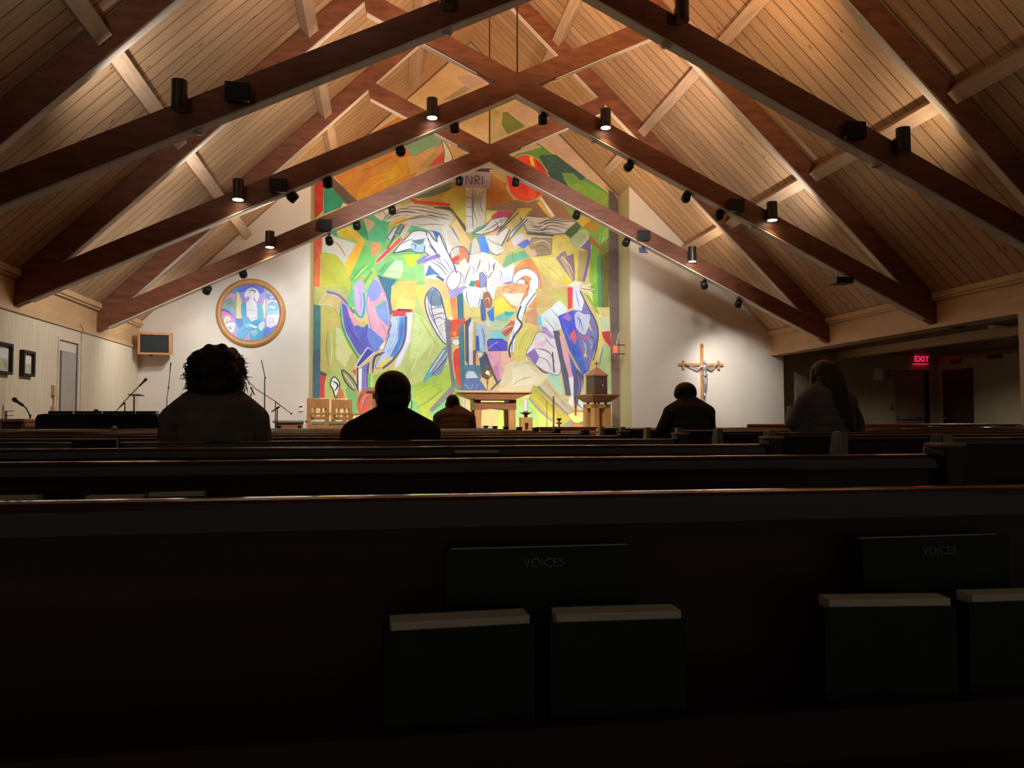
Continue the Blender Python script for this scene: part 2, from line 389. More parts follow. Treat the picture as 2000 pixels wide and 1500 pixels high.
# left wall with a doorway
DY0, DY1, DZ = 13.55, 14.34, 2.25
ZW = 2.50
wl = MB().box((XL-.16, YB, 0), (XL, DY0, ZW)).box((XL-.16, DY1, 0), (XL, YW, ZW)).box((XL-.16, DY0, DZ), (XL, DY1, ZW))
struct('wall_left', wl, M['wallL'])
struct('wall_left.001', MB().box((XL-1.3, DY0-.6, 0), (XL-1.2, DY1+.9, 2.6)).box((XL-1.3, DY1+.8, 0), (XL-.17, DY1+.9, 2.6)).box((XL-1.3, DY0-.7, 0), (XL-.17, DY0-.6, 2.6))
       .box((XL-1.3, DY0-.7, 2.6), (XL-.17, DY1+.9, 2.7)).box((XL-.05, DY0+.004, 2.085), (XL-.014, DY1-.004, 2.245)), M['wall'])
dl = struct('door_1', MB().box((XL-.045, DY0+.17, .01), (XL-.012, DY1-.002, 2.08)), M['greydoor'])
struct('trim_3', MB().box((XL-.16, DY0-.05, 0), (XL+.02, DY0, DZ+.05)).box((XL-.16, DY1, 0), (XL+.02, DY1+.09, DZ+.05)).box((XL-.16, DY0, DZ), (XL+.02, DY1, DZ+.05)), M['wallL'])
# wooden plates above the side walls and crown trims
struct('trim_4', MB().box((XL-.16, YB, ZW), (XL+.004, YW, EAVE-.01)), M['fascia'])
struct('trim_5', MB().box((XL, YB, ZW-.03), (XL+.03, YW, ZW+.015)), M['trim'])
struct('trim_6', MB().box((XL, YB, EAVE-.10), (XL+.05, YW, EAVE+.02)).box((XL+.05, YB, EAVE-.06), (XL+.08, YW, EAVE+.03)), M['trim'])
struct('trim_7', MB().box((XR, YB, 2.49), (XR+.28, YW, EAVE-.01)), M['fascia'])
struct('trim_8', MB().box((XR-.05, YB, EAVE-.10), (XR, YW, EAVE+.02)).box((XR-.08, YB, EAVE-.06), (XR-.05, YW, EAVE+.03)), M['trim'])
# low aisle on the right
XB, YA = 13.76, 18.1
struct('wall_right', MB().box((XR, YB, 0), (XR+.28, 10.24, 2.489)), M['wall'])
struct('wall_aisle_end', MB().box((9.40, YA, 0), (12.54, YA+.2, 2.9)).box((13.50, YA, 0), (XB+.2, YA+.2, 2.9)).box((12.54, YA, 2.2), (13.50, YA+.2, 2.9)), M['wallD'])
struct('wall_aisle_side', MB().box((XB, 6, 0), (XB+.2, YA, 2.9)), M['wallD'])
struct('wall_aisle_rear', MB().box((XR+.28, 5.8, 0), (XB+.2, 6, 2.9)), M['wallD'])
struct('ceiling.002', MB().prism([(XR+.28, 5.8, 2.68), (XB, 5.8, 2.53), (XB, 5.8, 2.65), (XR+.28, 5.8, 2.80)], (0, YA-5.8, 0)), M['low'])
struct('trim_9', MB().box((10.97, 6, 2.45), (11.13, YA-.01, 2.63)), M['fascia'])
struct('trim_10', MB().box((XB-.06, 6, 2.43), (XB-.005, YA-.01, 2.53)), M['oakd'])
struct('trim_11', MB().box((9.75, 6, 2.56), (9.9, YA-.01, 2.67)), M['fascia'])
d2 = struct('door_2', MB().box((12.56, YA+.03, .01), (13.36, YA+.08, 2.19)), M['tandoor'])
MB().box((12.60, YA-.03, .98), (13.32, YA+.02, 1.04)).build('push_bar', M['steel'], d2)
MB().box((13.365, YA+.02, .01), (13.49, YA+.16, 2.19)).build('door_frame', M['black'], d2)
struct('wall_aisle_end.001', MB().box((12.4, YA+.21, 0), (13.7, YA+.26, 2.4)), M['black'])
d3 = struct('door_3', MB().box((XB-.03, 16.93, .01), (XB-.002, 17.94, 2.19)), M['door'])
MB().ell((XB-.06, 17.82, 1.0), .035).build('door_knob', M['brass'], d3, smooth=True)
# ---------------------------------------------------------------- roof trusses
TW = .17                                  # timber width along the hall
BAND = ['nearest the mural wall', 'second from the mural wall', 'third from the mural wall', 'rearmost, above the back pews']
def chord_top(x): return chord_bot(x)+.33
RB = .43
for ti, ty in enumerate(TRUSS_Y):
    t = thing('roof_truss', (XM, ty, 2.55), 'dark brown timber scissor truss, '+BAND[ti], 'truss', 'timber roof trusses')
    off = t.location
    for sg, xe in ((-1, XL), (1, XR)):
        r_ = MB().prism([(xe, ty+.012, EAVE-RB), (xe, ty+.012, EAVE-.02), (XM, ty+.012, zr-.02), (XM, ty+.012, zr-RB)], (0, TW-.024, 0)).build('rafter', M['timber'], t, off=off)
        dz = Vector((0, 0, -.022))
        MB().prism([(xe-sg*.25, ty+.03, EAVE-RB+.25*SLOPE), (XM, ty+.03, zr-RB), Vector((XM, ty+.03, zr-RB))+dz, Vector((xe-sg*.25, ty+.03, EAVE-RB+.25*SLOPE))+dz], (0, TW-.06, 0)).build('cover_strip', M['cover'], r_, off=off)
        # lower run of the chord: eave to the crossing
        zc = chord_bot(XM)
        c_ = MB().prism([(xe, ty, 2.55), (XM, ty, zc), (XM, ty, zc+.33), (xe, ty, 2.88)], (0, TW, 0)).build('chord', M['timber'], t, off=off)
        MB().prism([(xe-sg*.2, ty+.008, 2.55+.2*CH_S), (XM, ty+.008, zc), (XM, ty+.008, zc-.025), (xe-sg*.2, ty+.008, 2.525+.2*CH_S)], (0, TW-.016, 0)).build('cover_strip', M['cover'], c_, off=off)
        # upper run past the crossing to the opposite rafter (mirrored: starts at the crossing on this side)
        dx = (zr-RB-zc-.2)/(SLOPE+CH_S)
        dx2 = (zr-RB-zc-.33+.25)/(SLOPE+CH_S)
        x1 = XM+sg*dx; x2 = XM+sg*dx2
        u_ = MB().prism([(XM, ty+.004, zc+.01), (x1, ty+.004, zc+CH_S*dx), (x2, ty+.004, zc+.33+CH_S*dx2), (XM, ty+.004, zc+.33)], (0, TW-.008, 0)).build('upper_chord', M['timber'], t, off=off)
        xa = XM+sg*.62
        MB().prism([(xa, ty+.03, zc+CH_S*.62), (x1, ty+.03, zc+CH_S*dx), (x1, ty+.03, zc+CH_S*dx-.02), (xa, ty+.03, zc+CH_S*.62-.02)], (0, TW-.06, 0)).build('cover_strip', M['cover'], u_, off=off)
        for d_ in (.30, .62, .95):         # plugged bolt heads by the crossing
            p = Vector((XM+sg*d_, ty+.002, chord_bot(XM+sg*d_)+.165+(.03 if d_ < .5 else 0)))
            MB().lathe(p, [(.026, -.008), (.026, .004)], 12, 'y').build('bolt_plug', M['timber'], t, off=off)
    MB().tube((XM, ty-.016, zc+.32), (XM, ty-.016, zr-.3), .012, n=8).build('tie_rod', M['black'], t, off=off)
# purlins between the trusses, under the boards
for bi in range(4):
    y0, y1 = (TRUSS_Y[bi]+TW, YW if bi == 0 else TRUSS_Y[bi-1]) if bi else (TRUSS_Y[0]+TW, YW)
    for side, sg in (('left', -1), ('right', 1)):
        for which, dx in (('lower', 5.02), ('upper', 3.2), ('topmost', 1.45)):
            x = XM+sg*dx; z = roof(x)
            R = R_y(sg*math.atan(SLOPE))
            mb = MB().box((x-.09, y0+.002, z-.20), (x+.09, y1-.002, z-.012), R, (x, (y0+y1)/2, z-.0))
            where = ['from end wall to first truss', 'between first and second truss', 'between second and third truss', 'behind the third truss'][bi]
            o = mb.build('purlin', M['purlin'], off=(x, y0, z-.13))
            tag(o, f'{which} pine purlin, {side} roof slope, {where}', 'purlin', 'pine roof purlins')
# ---------------------------------------------------------------- fixtures on the trusses
def downlight(x, y, ti, lit, label):
    p = at(x, y, TRUSS_Y[ti]-.13)
    t = thing('downlight', p, label, 'lamp', 'cylinder downlights on the trusses')
    MB().lathe((0, 0, 0), [(.078, -.14), (.082, -.14), (.082, .15), (.0, .15)], 28).build('lamp_body', M['bronze'], t, smooth=False)
    MB().box((-.05, .07, -.06), (.05, .128, .06)).build('mounting_bracket', M['black'], t)
    MB().lathe((0, 0, 0), [(.074, -.146), (.07, -.139)], 28).build('lamp_lens', M['lampon'] if lit else M['refl'], t)
    if lit: spot('downlight_lamp', p+Vector((0, 0, -.16)), p+Vector((0, .12, -3)), 16, AMB, 110, .6, .05)
for (x, y, ti, lit, lb) in (
    (527, 468, 0, 1, 'lit black can light, lower left of the truss nearest the mural'), (1352, 497, 0, 1, 'lit black can light, lower right of the truss nearest the mural'),
    (465, 371, 1, 1, 'lit black can light, low on the left chord of the second truss'), (844, 212, 1, 1, 'lit black can light, high on the left chord of the second truss'),
    (1183, 232, 1, 1, 'lit black can light, high on the right chord of the second truss'), (1508, 413, 1, 1, 'lit black can light, low on the right chord of the second truss'),
    (350, 186, 2, 0, 'unlit black can light, left chord of the third truss'), (872, -12, 2, 0, 'unlit can light at the top edge near the third truss apex, left chord'),
    (1332, 18, 2, 0, 'unlit can light, upper right chord of the third truss'), (1764, 275, 2, 0, 'unlit can light, lower right chord of the third truss')):
    downlight(x, y, ti, lit, lb)
def beam_speaker(x, y, ti, label, w_=.26, h_=.2):
    p = at(x, y, TRUSS_Y[ti]-.12)
    t = thing('loudspeaker', p, label, 'speaker', 'small black loudspeakers on the trusses')
    R = R_x(-.25)
    MB().prism([(-w_/2, .0, -h_/2), (w_/2, .0, -h_/2), (w_/2*.85, .09, -h_/2), (-w_/2*.85, .09, -h_/2)], (0, 0, h_)).build('cabinet', M['black'], t, bevel=.008)
    MB().box((-w_/2+.012, -.008, -h_/2+.012), (w_/2-.012, .002, h_/2-.012)).build('grille', M['spk'], t)
    MB().box((-.03, .085, -.03), (.03, .118, .03)).build('bracket', M['black'], t)
for (x, y, ti, lb) in ((463, 177, 2, 'black box speaker on the left chord of the third truss'), (1673, 252, 2, 'black box speaker on the right chord of the third truss'),
    (543, 361, 1, 'black box speaker on the left chord of the second truss'), (1440, 400, 1, 'black box speaker on the right chord of the second truss'),
    (635, 438, 0, 'black box speaker on the left chord of the truss nearest the mural'), (1258, 459, 0, 'black box speaker on the right chord of the truss nearest the mural')):
    beam_speaker(x, y, ti, lb)
HN = ['above the left of the mural', 'left of the hanging sign', 'just left of the INRI sign', 'in front of the red ball', 'right of the red ball', 'left of the right box speaker', 'beside the left box speaker',
      'above the round picture', 'left of the round picture', 'above the crucifix', 'lowest on the right chord', 'by the apex, left side', 'below the high left can light', 'near the low left can light',
      'over the red painted strip', 'by the apex, right side', 'over the grey painted post', 'right of the painted post', 'beside the right box speaker']
for i, (hx, hy, ti, ax, ay, az, pw, cl, cone) in enumerate(HEADS):
    p = at(hx, hy, TRUSS_Y[ti]+.16); d = (Vector((ax, ay, az))-p).normalized()
    t = thing('track_spotlight', p, 'small black track spotlight under the %s truss, %s' % (('first', 'second')[ti], HN[i]), 'spotlight', 'black track spotlights')
    q = Vector((0, 0, -.06))
    MB().path([q-d*.075, q-d*.065, q+d*.055, q+d*.06], [.035, .068, .074, .076], 16).build('lamp_head', M['black'], t, smooth=True)
    MB().lathe(q+d*.061, [(.0, -.001), (.055, .0)], 12).build('lamp_lens', M['refl'], t)
    zt = max(chord_bot(p.x)-p.z-.02, .02)
    MB().tube((0, 0, -.03), (0, -.05, zt), .012).box((-.03, -.08, zt-.02), (.03, -.02, zt+.02)).build('yoke', M['black'], t)
for i, (ti, dx, pw, cl) in enumerate(UPS):  # cups that house the added ceiling lights, out of view behind the chords
    p = up_pos(ti, dx)
    t = thing('added_uplight', p, 'small added lamp cup behind the %s truss chord, %s %s' % (ORD[ti], 'topmost' if abs(dx) < 1 else 'high' if abs(dx) < 3 else 'low', 'left' if dx < 0 else 'right'), 'lamp', 'added lamp cups')
    MB().lathe((0, 0, 0), [(.03, -.06), (.055, -.05), (.06, .06), (.054, .06), (.04, -.03)], 16).build('cup', M['bronze'], t)
    MB().box((-.02, -.075, -.03), (.02, -.05, .03)).build('bracket', M['black'], t)
for (x, y, ti, lb) in ((1300, 86, 2, 'on the right chord of the third truss'), (1710, 323, 2, 'low on the right chord of the third truss'), (388, 249, 2, 'on the left chord of the third truss'), (873, 54, 2, 'near the apex of the third truss'),
                       (1161, 271, 1, 'below the high right can light'), (1470, 445, 1, 'low on the right chord of the second truss')):
    p = at(x, y, TRUSS_Y[ti]+.085); p.z = chord_bot(p.x)-.026
    t = thing('smoke_detector', p, 'round white sensor disc under the chord, '+lb, 'sensor', 'white sensor discs')
    MB().lathe((0, 0, 0), [(.05, -.035), (.062, -.02), (.062, .012)], 20).build('housing', M['white'], t)
    MB().lathe((0, 0, 0), [(.02, -.042), (.03, -.034)], 16).build('sensor_eye', M['refl'], t)
# small projector hanging below the second truss on a short pole
p = at(1643, 549, 12.0); t = thing('projector', p, 'small dark projector on a short pole below the second truss', 'projector')
MB().box((-.15, -.12, -.05), (.15, .12, .05)).build('body', M['black'], t, bevel=.012)
MB().lathe((-.06, -.125, 0), [(.03, -.01), (.03, .01)], 14, 'y').build('lens', M['glass'], t)
MB().box((-.13, -.124, -.035), (-.1, -.119, .035)).box((.04, -.124, -.035), (.13, -.119, .035)).build('vent', M['black'], t)
MB().tube((-.04, .05, .05), (-.04, .05, chord_bot(p.x)-p.z+.02), .02).build('pole', M['cover'], t)
# bluish floodlight below the first truss
p = at(1256, 489, 15.3); t = thing('floodlight', p, 'small blue-grey floodlight hanging under the right box speaker', 'spotlight')
MB().prism([(-.09, -.06, -.07), (.09, -.06, -.07), (.06, .06, .06), (-.06, .06, .06)], (0, .05, .03)).build('housing', mat('blue_grey_enamel', (.12, .16, .30), .3), t, bevel=.006)
MB().tube((0, 0, .05), (0, 0, chord_bot(p.x)-p.z+.02), .012).build('bracket', M['black'], t)
p = at(551, 228, 12.6); zc_ = roof(p.x)
o = thing('junction_box', (p.x, 12.5, zc_-.03), 'tiny white junction box on the left ceiling boards with a cord', 'box')
MB().box((-.035, -.035, -.03), (.035, .035, .01), R_y(-math.atan(SLOPE))).build('box', M['white'], o)
MB().path([(0, 0, -.03), (.05, .4, -.04), (.12, .8, .0)], .006, 6).build('cord', M['cover'], o)
# ---------------------------------------------------------------- the mural (one painted surface)
VIEW = dict(A=(580, 300, 5), B=(860, 300, 5), C=(580, 560, 5), D=(860, 560, 5), E=(650, 150, 5.714), F=(900, 100, 5.714), G=(860, 420, 10), H=(700, 420, 10), P=(0, 0, 1),
            R=(380, 520, 8.333))
def nums(s):
    a = [float(q) for q in s.split()]
    return list(zip(a[0::2], a[1::2]))
def smooth_closed(pts, k=5):
    out = []; n = len(pts)
    for i in range(n):
        p0, p1, p2, p3 = (Vector((*pts[(i+j-1) % n], 0)) for j in range(4))
        for q in range(k):
            t = q/k; out.append(tuple((.5*((2*p1)+(p2-p0)*t+(2*p0-5*p1+4*p2-p3)*t*t+(3*p1-p0-3*p2+p3)*t**3))[:2]))
    return out
def smooth_open(pts, k=5):
    if len(pts) < 3: return pts
    e = [pts[0]]+list(pts)+[pts[-1]]; out = []
    for i in range(len(pts)-1):
        p0, p1, p2, p3 = (Vector((*e[i+j], 0)) for j in range(4))
        for q in range(k):
            t = q/k; out.append(tuple((.5*((2*p1)+(p2-p0)*t+(2*p0-5*p1+4*p2-p3)*t*t+(3*p1-p0-3*p2+p3)*t**3))[:2]))
    return out+[pts[-1]]
def stroke_quads(pts, w_, taper):
    P = [Vector((*p, 0)) for p in pts]; L_ = []; n = len(P)
    for i, p in enumerate(P):
        d = (P[min(i+1, n-1)]-P[max(i-1, 0)]); d = d.normalized() if d.length else Vector((1, 0, 0)); nn = Vector((-d.y, d.x, 0))
        ww = w_/2
        if taper: ww *= .25+.75*math.sin(PI*min(max(i/(n-1), .0), 1))
        L_.append((p+nn*ww, p-nn*ww))
    return L_
class Painting:
    def __init__(s, Y, step, gain):
        s.Y = Y; s.k = 0; s.step = step; s.mb = MB(); s.gain = gain
    def pt(s, v, p):
        ox, oy, sc = VIEW[v]; return at(ox+p[0]/sc, oy+p[1]/sc, s.Y)
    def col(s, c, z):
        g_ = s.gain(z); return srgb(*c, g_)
    def run(s, text):
        for ln in text.strip().splitlines():
            ln = ln.strip()
            if not ln or ln[0] == '#': continue
            h, body = ln.split(':'); h = h.split(); kind, v = h[0], h[1]; c = tuple(int(q) for q in h[2].split(',')); opt = h[3:]
            pts = nums(body); s.k += 1; y = -.002-s.k*s.step
            if kind in ('f', 's'):
                q = smooth_closed(pts) if kind == 's' else pts
                s.poly(v, q, c, y)
                if opt:                      # outline: width and colour
                    s.k += 1; oc = tuple(int(a) for a in opt[1].split(',')); s.line(v, q+[q[0]], oc, float(opt[0]), y-s.step, 0)
            else:
                q = smooth_open(pts) if kind in ('l', 't') else pts
                s.line(v, q, c, float(opt[0]), y, kind == 't')
    def poly(s, v, q, c, y):
        W = [s.pt(v, p)+Vector((0, y, 0)) for p in q]
        z = sum(p.z for p in W)/len(W); tri = tessellate_polygon([W]); f = []
        for a, b, d in tri:
            n_ = (W[b]-W[a]).cross(W[d]-W[a]); f.append((a, b, d) if n_.y < 0 else (a, d, b))
        s.mb.add(W, f, s.col(c, z))
    def line(s, v, q, c, wd, y, taper):
        sc = VIEW[v][2]
        L_ = stroke_quads(q, wd, taper); V_ = []
        for a, b in L_: V_ += [s.pt(v, a[:2])+Vector((0, y, 0)), s.pt(v, b[:2])+Vector((0, y, 0))]
        f = []
        for i in range(len(L_)-1):
            a, b, d, e = 2*i, 2*i+1, 2*i+3, 2*i+2; n_ = (V_[b]-V_[a]).cross(V_[d]-V_[a]); f.append((a, b, d, e) if n_.y < 0 else (e, d, b, a))
        z = sum(p.z for p in V_)/len(V_); s.mb.add(V_, f, s.col(c, z))
